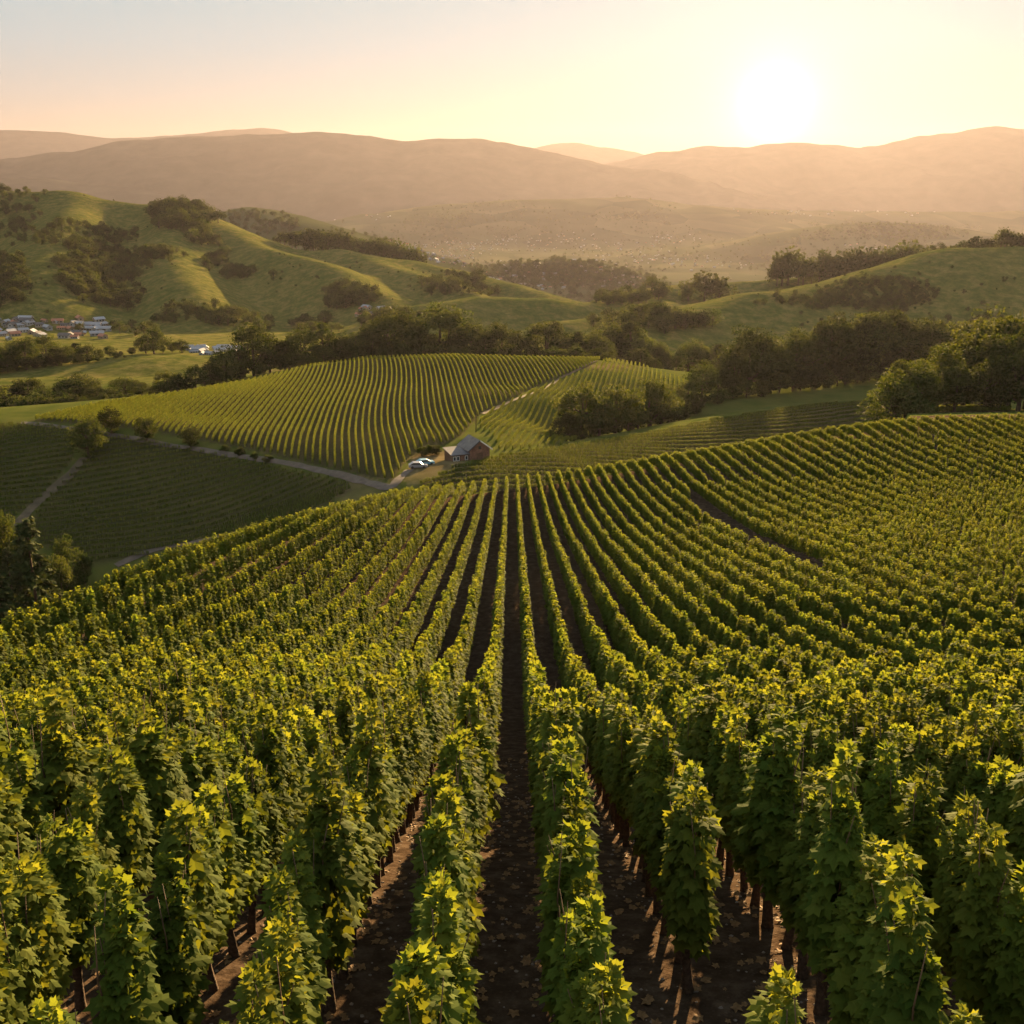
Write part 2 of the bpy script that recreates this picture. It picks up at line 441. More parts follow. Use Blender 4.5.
# the ground's material: masks come as attributes of the sheet
def ground_mat():
    m, nt, b = new_mat("ground")
    geo = nt.nodes.new("ShaderNodeNewGeometry"); pos = geo.outputs["Position"]
    def att(n):
        a = nt.nodes.new("ShaderNodeAttribute"); a.attribute_name = n; return a.outputs["Fac"]
    n_s = tex_noise(nt, pos, 2.2, 6, 0.65); n_m = tex_noise(nt, pos, 0.12, 5); n_l = tex_noise(nt, pos, 0.012, 5); n_x = tex_noise(nt, pos, 0.0022, 5)
    vor = nt.nodes.new("ShaderNodeTexVoronoi"); vor.inputs["Scale"].default_value = 9.0; nt.links.new(pos, vor.inputs["Vector"])
    soil = ramp(nt, n_s.outputs["Fac"], [(0.28, (0.038, 0.026, 0.018)), (0.5, (0.095, 0.066, 0.045)), (0.68, (0.18, 0.135, 0.098))])
    soil = mix(nt, 0.5, soil, ramp(nt, vor.outputs["Distance"], [(0.0, (0.09, 0.065, 0.05)), (0.35, (0.03, 0.02, 0.013))]))
    grass = ramp(nt, n_m.outputs["Fac"], [(0.3, (0.048, 0.066, 0.014)), (0.7, (0.095, 0.098, 0.024))])
    hillg = mix(nt, ramp(nt, n_l.outputs["Fac"], [(0.35, (0, 0, 0)), (0.65, (1, 1, 1))]), (0.082, 0.090, 0.021), (0.148, 0.126, 0.036))
    n_t = tex_noise(nt, pos, 0.35, 8, 0.7)
    hillg = mix(nt, 0.55, hillg, ramp(nt, n_m.outputs["Fac"], [(0.36, (0.045, 0.062, 0.014)), (0.5, (0.10, 0.105, 0.026)), (0.66, (0.20, 0.155, 0.055))]))
    hillg = mix(nt, 0.6, hillg, ramp(nt, n_t.outputs["Fac"], [(0.35, (0.45, 0.5, 0.4)), (0.65, (1.35, 1.3, 1.25))]), 'MULTIPLY')
    vf = nt.nodes.new("ShaderNodeTexVoronoi"); vf.inputs["Scale"].default_value = 0.0045; nt.links.new(pos, vf.inputs["Vector"])
    sep = nt.nodes.new("ShaderNodeSeparateColor"); nt.links.new(vf.outputs["Color"], sep.inputs[0])
    val = ramp(nt, sep.outputs[0], [(0.0, (0.03, 0.035, 0.015)), (0.35, (0.06, 0.07, 0.025)), (0.6, (0.12, 0.11, 0.05)), (1.0, (0.04, 0.045, 0.02))])
    val = mix(nt, 0.5, val, ramp(nt, n_x.outputs["Fac"], [(0.35, (0.03, 0.035, 0.015)), (0.65, (0.10, 0.10, 0.045))]))
    dry = ramp(nt, n_m.outputs["Fac"], [(0.3, (0.10, 0.075, 0.035)), (0.7, (0.20, 0.15, 0.08))])
    c = mix(nt, att("hillgrass"), grass, hillg)
    c = mix(nt, att("valley"), c, val)
    c = mix(nt, att("dry"), c, dry)
    c = mix(nt, att("soil"), c, soil)
    nt.links.new(c, b.inputs["Base Color"])
    b.inputs["Roughness"].default_value = 1.0; b.inputs["Specular IOR Level"].default_value = 0.0
    bp = nt.nodes.new("ShaderNodeBump"); bp.inputs["Strength"].default_value = 0.8; bp.inputs["Distance"].default_value = 0.12
    nt.links.new(n_s.outputs["Fac"], bp.inputs["Height"]); nt.links.new(bp.outputs[0], b.inputs["Normal"])
    return m

M_GROUND = ground_mat()

# ------------------------------------------------------------------ ground sheet
ii = np.arange(NR * NA).reshape(NR, NA)
quads = np.stack([ii[:-1, :-1], ii[:-1, 1:], ii[1:, 1:], ii[1:, :-1]], -1).reshape(-1, 4)
gme = mesh_np("ground", np.stack([GX, GY, GZ], -1).reshape(-1, 3), [quads], M_GROUND, True)
GPX, GPY, GD = project(GX, GY, GZ)

def poly_mask(px, py, poly):
    inside = np.zeros(px.shape, bool); n = len(poly); j = n - 1
    for i in range(n):
        xi, yi = poly[i]; xj, yj = poly[j]
        c = ((yi > py) != (yj > py)) & (px < (xj - xi) * (py - yi) / (yj - yi + 1e-12) + xi)
        inside ^= c; j = i
    return inside

A_is = GZ < 1e9
near_z = hill_near(GX, np.maximum(GY, 2))
on_A = (np.abs(near_z - GZ) < 1.5) & (GY < 190)
masks = {
    "soil": np.where(on_A, 1.0, 0.0),
    "hillgrass": np.clip((GD - 520) / 60, 0, 1),
    "valley": np.clip((GD - 1700) / 500, 0, 1),
    "dry": np.zeros_like(GD),
}
e = np.clip((GD - 230) / 20, 0, 1) * np.clip((520 - GD) / 20, 0, 1)
masks["dry"] += e * poly_mask(GPX, GPY, [(404, 480), (412, 458), (432, 447), (444, 452), (466, 462), (440, 474), (410, 490)]) * 0.9
masks["dry"] += e * poly_mask(GPX, GPY, [(330, 492), (362, 475), (400, 486), (395, 494), (350, 505)]) * 0.7
masks["dry"] += e * np.exp(-((GPX - 605) / 26.0) ** 2 - ((GPY - 367) / 3.0) ** 2) * 0.8
FIELDS = {"mound": [(30, 421), (100, 405), (190, 393), (250, 382), (310, 367), (370, 359), (450, 357), (600, 360), (585, 368), (540, 385), (480, 414), (462, 436), (440, 447), (405, 463), (392, 482), (310, 464), (260, 452), (200, 440), (150, 431), (104, 426)],
          "left": [(-60, 424), (2, 424), (50, 426), (78, 432), (72, 462), (40, 500), (10, 520), (-60, 540)],
          "main": [(92, 434), (140, 440), (200, 452), (285, 470), (342, 482), (352, 490), (325, 506), (260, 528), (200, 541), (130, 560), (86, 566), (40, 545), (26, 525), (56, 490), (84, 462)],
          "strip": [(418, 486), (455, 468), (512, 454), (562, 448), (637, 436), (712, 421), (792, 408), (880, 400), (1010, 396), (1010, 440), (860, 440), (700, 470), (560, 500), (420, 510)]}
for f_, amt in (("mound", .55), ("left", .4), ("main", .4), ("strip", .6)):
    masks["soil"] = np.maximum(masks["soil"], amt * (poly_mask(GPX, GPY, FIELDS[f_]) & (GD > 222) & (GD < 520)))
masks["dry"] = np.clip(masks["dry"], 0, 1)
for n, a in masks.items():
    at = gme.attributes.new(n, 'FLOAT', 'POINT'); at.data.foreach_set("value", a.astype(np.float32).ravel())
obj("ground", gme, kind="structure")

# ------------------------------------------------------------------ mountains
M_MOUNT, nt, b = new_mat("mountain")
g_ = nt.nodes.new("ShaderNodeNewGeometry")
nn = tex_noise(nt, g_.outputs["Position"], 0.004, 8, 0.65)
nt.links.new(ramp(nt, nn.outputs["Fac"], [(0.35, (0.032, 0.036, 0.026)), (0.65, (0.058, 0.056, 0.040))]), b.inputs["Base Color"])
b.inputs["Roughness"].default_value = 1.0; b.inputs["Specular IOR Level"].default_value = 0.0

def mountain(pts, slope, rad, d0, d1, nr, seed, amp):
    az = np.linspace(R(-42), R(42), 520); lr = np.linspace(math.log(d0), math.log(d1), nr)
    a, l = np.meshgrid(az, lr); X = np.exp(l) * np.sin(a); Y = np.exp(l) * np.cos(a)
    Z = ridge(X, Y, pts, slope, rad)
    n1 = 1 - 2 * np.abs(fbm(X / 1700, Y / 1700, seed, 4)); 
    drop = np.clip((np.nanmax(Z) - Z) / 500, 0.12, 1)
    Z = Z + amp * (n1 - 0.75) * drop + amp * 0.22 * fbm(X / 320, Y / 320, seed + 5, 4) * (0.4 + drop)
    Z = np.maximum(Z, -345)
    k = np.arange(nr * 520).reshape(nr, 520)
    q = np.stack([k[:-1, :-1], k[:-1, 1:], k[1:, 1:], k[1:, :-1]], -1).reshape(-1, 4)
    obj("mountain", mesh_np("mountain", np.stack([X, Y, Z], -1).reshape(-1, 3), [q], M_MOUNT, True), kind="structure")

mountain([(-250, 172, 8600), (-60, 166, 8700), (0, 160, 8800), (70, 150, 9000), (130, 141, 9200), (200, 137, 9300), (250, 135, 9300), (320, 133, 9300), (360, 136, 9300), (405, 143, 9300), (440, 139, 9300), (475, 139, 9300), (520, 149, 9200), (580, 158, 9000), (650, 172, 8600), (720, 192, 8300)], 0.36, 250, 6600, 11500, 170, 31, 170)
mountain([(500, 185, 10600), (560, 166, 10700), (620, 155, 10800), (700, 144, 10900), (745, 146, 10900), (800, 141, 10900), (855, 143, 10900), (905, 140, 10900), (950, 133, 10900), (990, 126, 10900), (1030, 129, 10900), (1120, 136, 10900), (1300, 140, 10900)], 0.34, 250, 7600, 13000, 170, 53, 170)
mountain([(-400, 205, 7400), (-60, 182, 7400), (40, 176, 7300), (110, 186, 7200), (200, 204, 7000), (270, 216, 6800)], 0.3, 200, 5600, 8600, 110, 77, 110)
mountain([(-300, 120, 14500), (0, 128, 14500), (50, 131, 14500), (110, 139, 14500), (170, 136, 14500), (235, 129, 14500), (262, 127, 14500), (300, 140, 14500), (460, 152, 14500), (520, 148, 14500), (560, 143, 14500), (600, 147, 14500), (650, 155, 14500), (750, 165, 14500)], 0.3, 300, 12200, 16500, 90, 91, 120)

# ------------------------------------------------------------------ haze
hz = MB().box(-12500, 12500, -60, 17500, float(min(GZ.min(), -345)) - 1.5, 790)
M_HAZE = bpy.data.materials.new("haze"); M_HAZE.use_nodes = True
hn = M_HAZE.node_tree.nodes; hn.remove(hn["Principled BSDF"])
pv = hn.new("ShaderNodeVolumePrincipled")
pv.inputs["Color"].default_value = (0.29, 0.265, 0.31, 1)
pv.inputs["Density"].default_value = HAZE_DENSITY
pv.inputs["Anisotropy"].default_value = HAZE_ANISO
M_HAZE.node_tree.links.new(pv.outputs[0], hn["Material Output"].inputs["Volume"])
if HAZE_DENSITY > 0:
    obj("haze", hz.mesh("haze", M_HAZE), kind="stuff")

# ------------------------------------------------------------------ leaves
def palmate(lobed=True):
    if lobed:
        an = [0, 30, 57, 88, 118, 150, 180, 210, 242, 272, 303, 330]
        ra = [.70, .40, .62, .37, .48, .36, .22, .36, .48, .37, .62, .40]
    else:
        an = [0, 40, 75, 125, 180, 235, 285, 320]; ra = [.64, .50, .60, .40, .25, .40, .60, .50]
    pts = [(0, 0.30, 0.05)]
    for a, r in zip(an, ra):
        x = math.sin(R(a)) * r; y = 0.30 + math.cos(R(a)) * r
        pts.append((x, y, 0.05 - 0.22 * r * r - 0.12 * abs(x)))
    n = len(an)
    return np.array(pts), np.array([(0, 1 + k, 1 + (k + 1) % n) for k in range(n)])[:, ::-1]

def quadleaf():
    return np.array([(0, 0, 0), (.38, .38, -.06), (0, .95, -.1), (-.38, .38, -.06)], float), np.array([(0, 1, 2), (0, 2, 3)])

def build_leaves(name, P, d, nrm, size, tint, tmpl, mat):
    """a leaf of the template at each point: tip along d, face along nrm"""
    T, Fc = tmpl
    d = d / np.linalg.norm(d, axis=1, keepdims=True)
    nrm = nrm - d * (nrm * d).sum(1, keepdims=True)
    nrm = nrm / (np.linalg.norm(nrm, axis=1, keepdims=True) + 1e-9)
    x = np.cross(d, nrm)
    V = P[:, None] + size[:, None, None] * (T[None, :, 0:1] * x[:, None] + T[None, :, 1:2] * d[:, None] + T[None, :, 2:3] * nrm[:, None])
    n, k = len(P), len(T)
    faces = (Fc[None] + (np.arange(n) * k)[:, None, None]).reshape(-1, Fc.shape[1])
    me = mesh_np(name, V.reshape(-1, 3), [faces], mat)
    at = me.attributes.new("tint", 'FLOAT', 'POINT'); at.data.foreach_set("value", np.repeat(tint, k).astype(np.float32))
    return me

def unit(n, g):
    v = g.normal(size=(n, 3)); return v / np.linalg.norm(v, axis=1, keepdims=True)

def vine_foliage(name, seed, nleaf, tmpl, base_size, tip_frac=0.22, H=3.75, wid=0.225):
    """plume of leaves on several upright shoots; local origin at the foot of the trunk, rows run along y"""
    g = np.random.default_rng(seed)
    ns = 5
    sx = g.uniform(-0.11, 0.11, ns); sy = np.linspace(-0.42, 0.42, ns) + g.uniform(-.1, .1, ns)
    sh = H * (g.uniform(0.84, 1.0, ns) - 0.22 * np.abs(sy)); sh[g.integers(ns)] = H * g.uniform(1.0, 1.07)
    s = g.integers(0, ns, nleaf)
    t = g.uniform(0, 1, nleaf) ** 0.85
    nt_ = int(nleaf * tip_frac); t[:nt_] = g.uniform(0.80, 1.0, nt_)
    z = 1.15 + t * (sh[s] - 1.15)
    env = wid * np.clip(0.5 + 2.2 * t, 0, 1) * (1 - 0.72 * np.clip((t - 0.55) / 0.45, 0, 1) ** 1.5)
    ph = g.uniform(0, 2 * math.pi, nleaf)
    rr = env * (0.35 + 0.65 * np.sqrt(g.uniform(0, 1, nleaf))) * g.uniform(0.75, 1.25, nleaf)
    lean = 1 - 0.25 * t
    P = np.stack([sx[s] * lean + np.cos(ph) * rr, sy[s] * lean + np.sin(ph) * rr, z], -1)
    outw = np.stack([P[:, 0] * 1.6, P[:, 1] * 0.6, np.zeros(nleaf)], -1) + 0.25 * np.stack([np.cos(ph), np.sin(ph), np.zeros(nleaf)], -1)
    outw /= np.linalg.norm(outw, axis=1, keepdims=True) + 1e-6
    up = np.zeros((nleaf, 3)); up[:, 2] = 1
    tt = np.clip((t - 0.72) / 0.28, 0, 1)[:, None]
    d = outw * 0.75 + up * (-0.62 + 1.15 * tt) + 0.42 * unit(nleaf, g)
    nr = outw * 0.75 + up * 0.85 + 0.35 * unit(nleaf, g)
    size = base_size * g.uniform(0.55, 1.25, nleaf) * (1 - 0.45 * tt[:, 0])
    tint = np.clip(0.34 + 0.16 * g.normal(size=nleaf) + 0.06 * tt[:, 0], 0, 1)
    return build_leaves(name, P, d, nr, size, tint, tmpl, M_VINE)

def vine_trunk(seed):
    g = random.Random(seed)
    m = MB()
    a, b_ = g.uniform(-.08, .08), g.uniform(-.12, .12)
    m.tube([(0, 0, -.15), (0, 0, .06), (a * .5, b_ * .4, .5), (a, b_, 1.0), (a * .6, b_ * 1.5, 1.5)], [.13, .095, .075, .08, .055], 8)
    return m.mesh("trunk", M_BARK, True)

def vine_canes(seed):
    g = random.Random(seed + 50); m = MB()
    for k in range(6):
        y = -0.45 + 0.18 * k + g.uniform(-.06, .06); x = g.uniform(-.2, .2); h = g.uniform(3.2, 3.95)
        m.tube([(0, y * .2, 1.35), (x * .7, y * .8, 2.0), (x, y, 2.9), (x + g.uniform(-.12, .12), y + g.uniform(-.12, .12), h)], [.022, .016, .012, .005], 5)
    return m.mesh("canes", M_CANE, True)
M_CANE = simple_mat("cane", (0.11, 0.06, 0.03), 0.7, 0.3, 8)

LOBED, ROUND, QUAD = palmate(True), palmate(False), quadleaf()
NEARV = 7
near_fol = [vine_foliage("foliage", 100 + k, 900, LOBED, 0.255) for k in range(NEARV)]
near_trk = [vine_trunk(k) for k in range(4)]
near_can = [vine_canes(k) for k in range(4)]

# ------------------------------------------------------------------ the near vineyard: rows and plants
S_PL = 1.15
yD = np.linspace(5, 180, 400)
zD = hill_near(np.zeros_like(yD), yD); dD = yD * CT - zD * ST
scl_y = np.interp(dD, CANH[0], CANH[1]) / 3.75       # plants get lower and closer with distance, like the rows
fan_y = np.interp(dD, *FANW)
steps = [5.5]
while steps[-1] < 172: steps.append(steps[-1] + S_PL * np.interp(steps[-1], yD, np.where(scl_y > 0.92, 1.0, scl_y * 0.8)))
steps = np.array(steps)
def rowpos(r):
    a = abs(r + 0.5); e = max(0.0, a - 6)
    return math.copysign(a + 0.022 * min(e, 22) ** 2 + 0.97 * max(0, e - 22), r + 0.5)
cand = []
for row in range(-44, 84):              # row 0: first right of the central aisle, row -1: first left
    ys = steps[:-1] + rng.uniform(0, 1) * np.diff(steps) + rng.uniform(-.12, .12, len(steps) - 1)
    fw = np.interp(ys, yD, fan_y)
    x = rowpos(row) * fw + rng.uniform(-.03, .03, len(ys)) * fw
    k = (np.abs(x) < ys * 0.72 + 4) & (rng.uniform(0, 1, len(ys)) > 0.012)
    for a, b in zip(x[k], ys[k]): cand.append((row, a, b))
cand = np.array(cand)
cz = gz(cand[:, 1], cand[:, 2])
hz_near = hill_near(cand[:, 1], cand[:, 2])
cpx, cpy, cD = project(cand[:, 1], cand[:, 2], cz)
edgeD = np.interp(cpx, crest_px, crest_D)
keep = (np.abs(hz_near - cz) < 0.8) & (cD < edgeD + 6) & (cpx > -260) & (cpx < 1330)
# a stretch of bare soil where a row is missing, and gaps in two near rows
keep &= ~((cand[:, 0] == 13) & (cD > 84) & (cD < 108))
keep &= ~((cand[:, 0] == 1) & (cD > 13.9) & (cD < 18.3))
keep &= ~((cand[:, 0] == -3) & (cD > 13.2) & (cD < 14.3))
cand, cz, cD, cpx, cpy = cand[keep], cz[keep], cD[keep], cpx[keep], cpy[keep]
tx, ty, tD = project(cand[:, 1], cand[:, 2], cz + 3.6)
inview = (tx > -40) & (tx < 1064) & (ty < 1045) & (ty > 0) & (tD > 5)
order = np.argsort(np.where(inview, cD, 1e9))
near_ids = set(order[:300].tolist())
rowcount = {}
near_list = sorted(near_ids, key=lambda k: (cand[k, 0], cD[k]))
protos = {}
for k in near_list:
    row = int(cand[k, 0]); rowcount[row] = rowcount.get(row, 0) + 1
    n = rowcount[row]
    if row >= 0: where = "%s row right of the central aisle" % ordinal(row + 1)
    else: where = "%s row left of the central aisle" % ordinal(-row)
    v = (k * 7 + row) % NEARV; t4 = k % 4
    key = (v, t4)
    lab = "leafy grapevine, %s from the near end of the %s" % (ordinal(n), where)
    s = 0.90 + 0.18 * rnd.random(); s *= 1 + 0.12 * (rnd.random() < .15)
    if key not in protos:
        root = thing("grapevine", (0, 0, 0))
        parts = [obj("foliage", near_fol[v], root), obj("trunk", near_trk[t4], root), obj("canes", near_can[t4], root)]
        protos[key] = (root, parts)
    else:
        r0, p0 = protos[key]
        root = r0.copy(); COL.objects.link(root)
        for p in p0:
            c = p.copy(); COL.objects.link(c); c.parent = root
    root.location = (cand[k, 1], cand[k, 2], float(cz[k]) + 0.02)
    root.rotation_euler = (rnd.uniform(-.05, .05), rnd.uniform(-.05, .05), rnd.choice((0, math.pi)) + rnd.uniform(-.3, .3))
    root.scale = (s * rnd.uniform(.92, 1.08), s * rnd.uniform(.95, 1.1), s * rnd.uniform(.93, 1.05))
    root["label"] = lab; root["category"] = "grapevine"; root["group"] = "grapevines in the rows nearest the camera"

# ---- every vine further off: one object
far_idx = np.array([k for k in range(len(cand)) if k not in near_ids])
VP = [np.stack([cand[far_idx, 1], cand[far_idx, 2], cz[far_idx]], -1)]
fD = cD[far_idx]
VL = [np.where(fD < 40, 0, np.where(fD < 75, 1, 2))]
VR = [rng.choice([0, math.pi], len(far_idx)) + rng.uniform(-.3, .3, len(far_idx))]
VS = [np.interp(fD, *CANH) / 3.75 * rng.uniform(0.92, 1.1, len(far_idx)) * (1 + 0.06 * fbm(cand[far_idx, 1] / 9, cand[far_idx, 2] / 9, 5, 2))]

VW = [np.interp(fD, [55, 85], [1.0, 1.22])]
def field(poly, dmin, dmax, ang, spacing, step, hscale, jit=0.15, wav=0.0, test=None, lod=2, wide=1.2):
    """rows of vines inside a field outlined in the survey picture, laid on the ground"""
    P = pick([p[0] for p in poly], [p[1] for p in poly], dmin)
    ok = ~np.isnan(P[:, 0]); c = P[ok][:, :2].mean(0); rad = np.hypot(*(P[ok][:, :2] - c).T).max() + 60
    d = np.array([math.sin(ang), math.cos(ang)]); n = np.array([d[1], -d[0]])
    a = np.arange(-rad, rad, spacing); t = np.arange(-rad, rad, step)
    A, T = np.meshgrid(a, t)
    A = A + wav * np.sin(T / 38.0) + rng.uniform(-jit, jit, A.shape); T = T + rng.uniform(-step * .3, step * .3, A.shape)
    x = (c[0] + n[0] * A + d[0] * T).ravel(); y = (c[1] + n[1] * A + d[1] * T).ravel()
    z = gz(x, y); px, py, D = project(x, y, z)
    k = poly_mask(px, py, poly) & (D > dmin) & (D < dmax)
    if test is not None: k &= test(px, py, D)
    x, y, z = x[k], y[k], z[k]
    VP.append(np.stack([x, y, z], -1)); VL.append(np.full(len(x), lod)); VR.append(rng.choice([0, math.pi], len(x)) - ang + rng.uniform(-.3, .3, len(x)))
    VW.append(np.full(len(x), wide)); VS.append(hscale * rng.uniform(.88, 1.12, len(x)))

# mound vineyard beyond the road, with the corner by the barn left free
def yard(px, py, D):
    return ~poly_mask(px, py, [(398, 486), (408, 458), (428, 444), (446, 444), (466, 432), (492, 434), (500, 468), (440, 480)])
field([(30, 421), (100, 405), (190, 393), (250, 382), (310, 367), (370, 359), (450, 357), (600, 360), (585, 368), (540, 385), (480, 414), (462, 436), (440, 447), (405, 463), (392, 482), (310, 464), (260, 452), (200, 440), (150, 431), (104, 426)],
      236, 520, R(-7), 1.8, 0.7, 0.42, 0.08, 1.5, yard, 2, 1.6)
# fields right of the track on the mound
field([(484, 415), (545, 387), (590, 370), (606, 361), (640, 366), (690, 384), (660, 405), (610, 428), (560, 447), (500, 452), (492, 436), (478, 428)], 262, 520, R(8), 1.8, 0.7, 0.40, 0.10, 1.0, yard, 2, 1.5)
# shaded fields left, below the road
field([(2, 424), (50, 426), (78, 432), (72, 462), (40, 500), (10, 520), (-60, 540), (-60, 424)], 190, 380, R(86), 2.5, 0.42, 0.29, 0.04, wide=2.5)
field([(92, 434), (140, 440), (200, 452), (285, 470), (342, 482), (352, 490), (325, 506), (260, 528), (200, 541), (130, 560), (86, 566), (40, 545), (26, 525), (56, 490), (84, 462)], 190, 380, R(82), 2.5, 0.42, 0.29, 0.04, wide=2.5)
# strip behind the near crest, right of the barn
field([(400, 500), (418, 486), (455, 468), (512, 454), (562, 448), (637, 436), (712, 421), (792, 408), (880, 400), (1010, 396), (1010, 440), (860, 440), (700, 470), (560, 500), (420, 510)],
      222, 430, R(55), 2.6, 0.45, 0.30, 0.05, wide=2.3)

VW = np.concatenate(VW); VP = np.concatenate(VP); VL = np.concatenate(VL); VR = np.concatenate(VR); VS = np.concatenate(VS)
print("vines", len(VP), np.bincount(VL))

def scatter(name, P, kind, rot, scl, sources, kindword="stuff", wide=None):
    """one object of instances: kind k stands sources[k] on its points"""
    me = bpy.data.meshes.new(name)
    me.vertices.add(len(P)); me.vertices.foreach_set("co", np.asarray(P, np.float32).ravel())
    for n, t, v in (("lod", 'INT', kind), ("turn", 'FLOAT', rot), ("size", 'FLOAT', scl), ("wide", 'FLOAT', np.ones(len(P)) if wide is None else wide)):
        at = me.attributes.new(n, t, 'POINT'); at.data.foreach_set("value", np.asarray(v, np.int32 if t == 'INT' else np.float32))
    o = obj(name, me, kind=kindword)
    ng = bpy.data.node_groups.new(name, 'GeometryNodeTree')
    ng.interface.new_socket("Geometry", in_out='INPUT', socket_type='NodeSocketGeometry')
    ng.interface.new_socket("Geometry", in_out='OUTPUT', socket_type='NodeSocketGeometry')
    N, L = ng.nodes, ng.links
    gi, go = N.new("NodeGroupInput"), N.new("NodeGroupOutput"); jn = N.new("GeometryNodeJoinGeometry")
    def attr(nm, ty):
        a = N.new("GeometryNodeInputNamedAttribute"); a.data_type = ty; a.inputs["Name"].default_value = nm; return a.outputs[0]
    la, ra, sa = attr("lod", 'INT'), attr("turn", 'FLOAT'), attr("size", 'FLOAT')
    cx = N.new("ShaderNodeCombineXYZ"); L.new(ra, cx.inputs["Z"])
    wa = attr("wide", 'FLOAT'); mu = N.new("ShaderNodeMath"); mu.operation = 'MULTIPLY'; L.new(sa, mu.inputs[0]); L.new(wa, mu.inputs[1])
    sx_ = N.new("ShaderNodeCombineXYZ"); L.new(mu.outputs[0], sx_.inputs["X"]); L.new(sa, sx_.inputs["Y"]); L.new(sa, sx_.inputs["Z"])
    for k, sm in enumerate(sources):
        so = bpy.data.objects.new(sm.name, sm)
        oi = N.new("GeometryNodeObjectInfo"); oi.inputs["Object"].default_value = so; oi.inputs["As Instance"].default_value = True
        eq = N.new("FunctionNodeCompare"); eq.data_type = 'INT'; eq.operation = 'EQUAL'
        L.new(la, eq.inputs[2]); eq.inputs[3].default_value = k
        ip = N.new("GeometryNodeInstanceOnPoints")
        L.new(gi.outputs[0], ip.inputs["Points"]); L.new(eq.outputs[0], ip.inputs["Selection"]); L.new(oi.outputs["Geometry"], ip.inputs["Instance"])
        L.new(cx.outputs[0], ip.inputs["Rotation"]); L.new(sx_.outputs[0], ip.inputs["Scale"])
        L.new(ip.outputs[0], jn.inputs[0])
    L.new(jn.outputs[0], go.inputs[0])
    md = o.modifiers.new("scatter", 'NODES'); md.node_group = ng
    return o

def with_trunk(fol, trk):
    """foliage and trunk as one mesh with two materials"""
    import bmesh
    bm = bmesh.new(); bm.from_mesh(fol); nf = len(bm.faces); bm.from_mesh(trk)
    bm.faces.ensure_lookup_table()
    for f in bm.faces[nf:]: f.material_index = 1
    me = bpy.data.meshes.new("vine"); bm.to_mesh(me); bm.free()
    me.materials.append(M_VINE); me.materials.append(M_BARK)
    return me

src, remap = [], {0: [], 1: [], 2: []}
for k in range(4): remap[0].append(len(src)); src.append(with_trunk(near_fol[k], near_trk[k % 4]))
for k in range(4): remap[1].append(len(src)); src.append(with_trunk(vine_foliage("foliage", 200 + k, 560, LOBED, 0.31), near_trk[k % 4]))
for k in range(4): remap[2].append(len(src)); src.append(vine_foliage("foliage", 300 + k, 300, QUAD, 0.32, 0.25, 3.75, 0.24))
pickv = rng.integers(0, 4, len(VP))
kind_i = np.array([remap[l][p] for l, p in zip(VL, pickv)])
scatter("grapevine_rows", VP, kind_i, VR, VS, src, wide=VW)

# ------------------------------------------------------------------ roads and tracks
def strip(name, pts, width, mat, lift=0.16, dmin=150):
    W = pick([p[0] for p in pts], [p[1] for p in pts], dmin)[:, :2]
    # smooth curve through the points
    Q = []
    for i in range(len(W) - 1):
        p0, p1, p2, p3 = W[max(i - 1, 0)], W[i], W[i + 1], W[min(i + 2, len(W) - 1)]
        n = max(2, int(np.hypot(*(p2 - p1)) / 1.2))
        for t in np.arange(n) / n:
            Q.append(0.5 * (2 * p1 + (p2 - p0) * t + (2 * p0 - 5 * p1 + 4 * p2 - p3) * t * t + (3 * p1 - p0 - 3 * p2 + p3) * t ** 3))
    Q.append(W[-1]); Q = np.array(Q)
    T = np.gradient(Q, axis=0); T /= np.linalg.norm(T, axis=1, keepdims=True) + 1e-9
    Nn = np.stack([T[:, 1], -T[:, 0]], -1)
    c = np.linspace(-0.5, 0.5, 7)
    wv = width * (1 + 0.5 * fbm(Q[:, 0] / 5, Q[:, 1] / 6, 9, 2))
    V = Q[:, None] + Nn[:, None] * (c[None, :, None] * wv[:, None, None])
    Z = gz(V[..., 0], V[..., 1]) + lift
    V = np.concatenate([V, Z[..., None]], -1)
    k = np.arange(len(Q) * 7).reshape(-1, 7)
    q = np.stack([k[:-1, :-1], k[1:, :-1], k[1:, 1:], k[:-1, 1:]], -1).reshape(-1, 4)
    return obj(name, mesh_np(name, V.reshape(-1, 3), [q], mat, True), kind="structure")

M_ROAD = simple_mat("pale_gravel", (0.125, 0.10, 0.08), 0.95, 0.25, 0.6, 0.1, 0.3)
M_DIRT = simple_mat("brown_dirt", (0.10, 0.078, 0.05), 0.95, 0.35, 0.5, 0.1, 0.3)
strip("gravel_road", [(20, 423), (50, 426), (100, 433), (140, 440), (170, 446), (200, 450), (250, 458), (290, 464), (330, 473), (360, 481), (388, 488), (400, 478), (410, 470)], 2.4, M_ROAD)
strip("dirt_track", [(84, 458), (70, 475), (50, 492), (32, 508), (14, 528)], 3.0, M_DIRT)
strip("path", [(596, 361), (578, 370), (556, 381), (530, 394), (505, 404), (482, 414)], 1.3, M_DIRT)
strip("path", [(116, 566), (136, 557), (152, 551), (176, 546), (205, 540), (240, 533)], 1.8, M_ROAD)

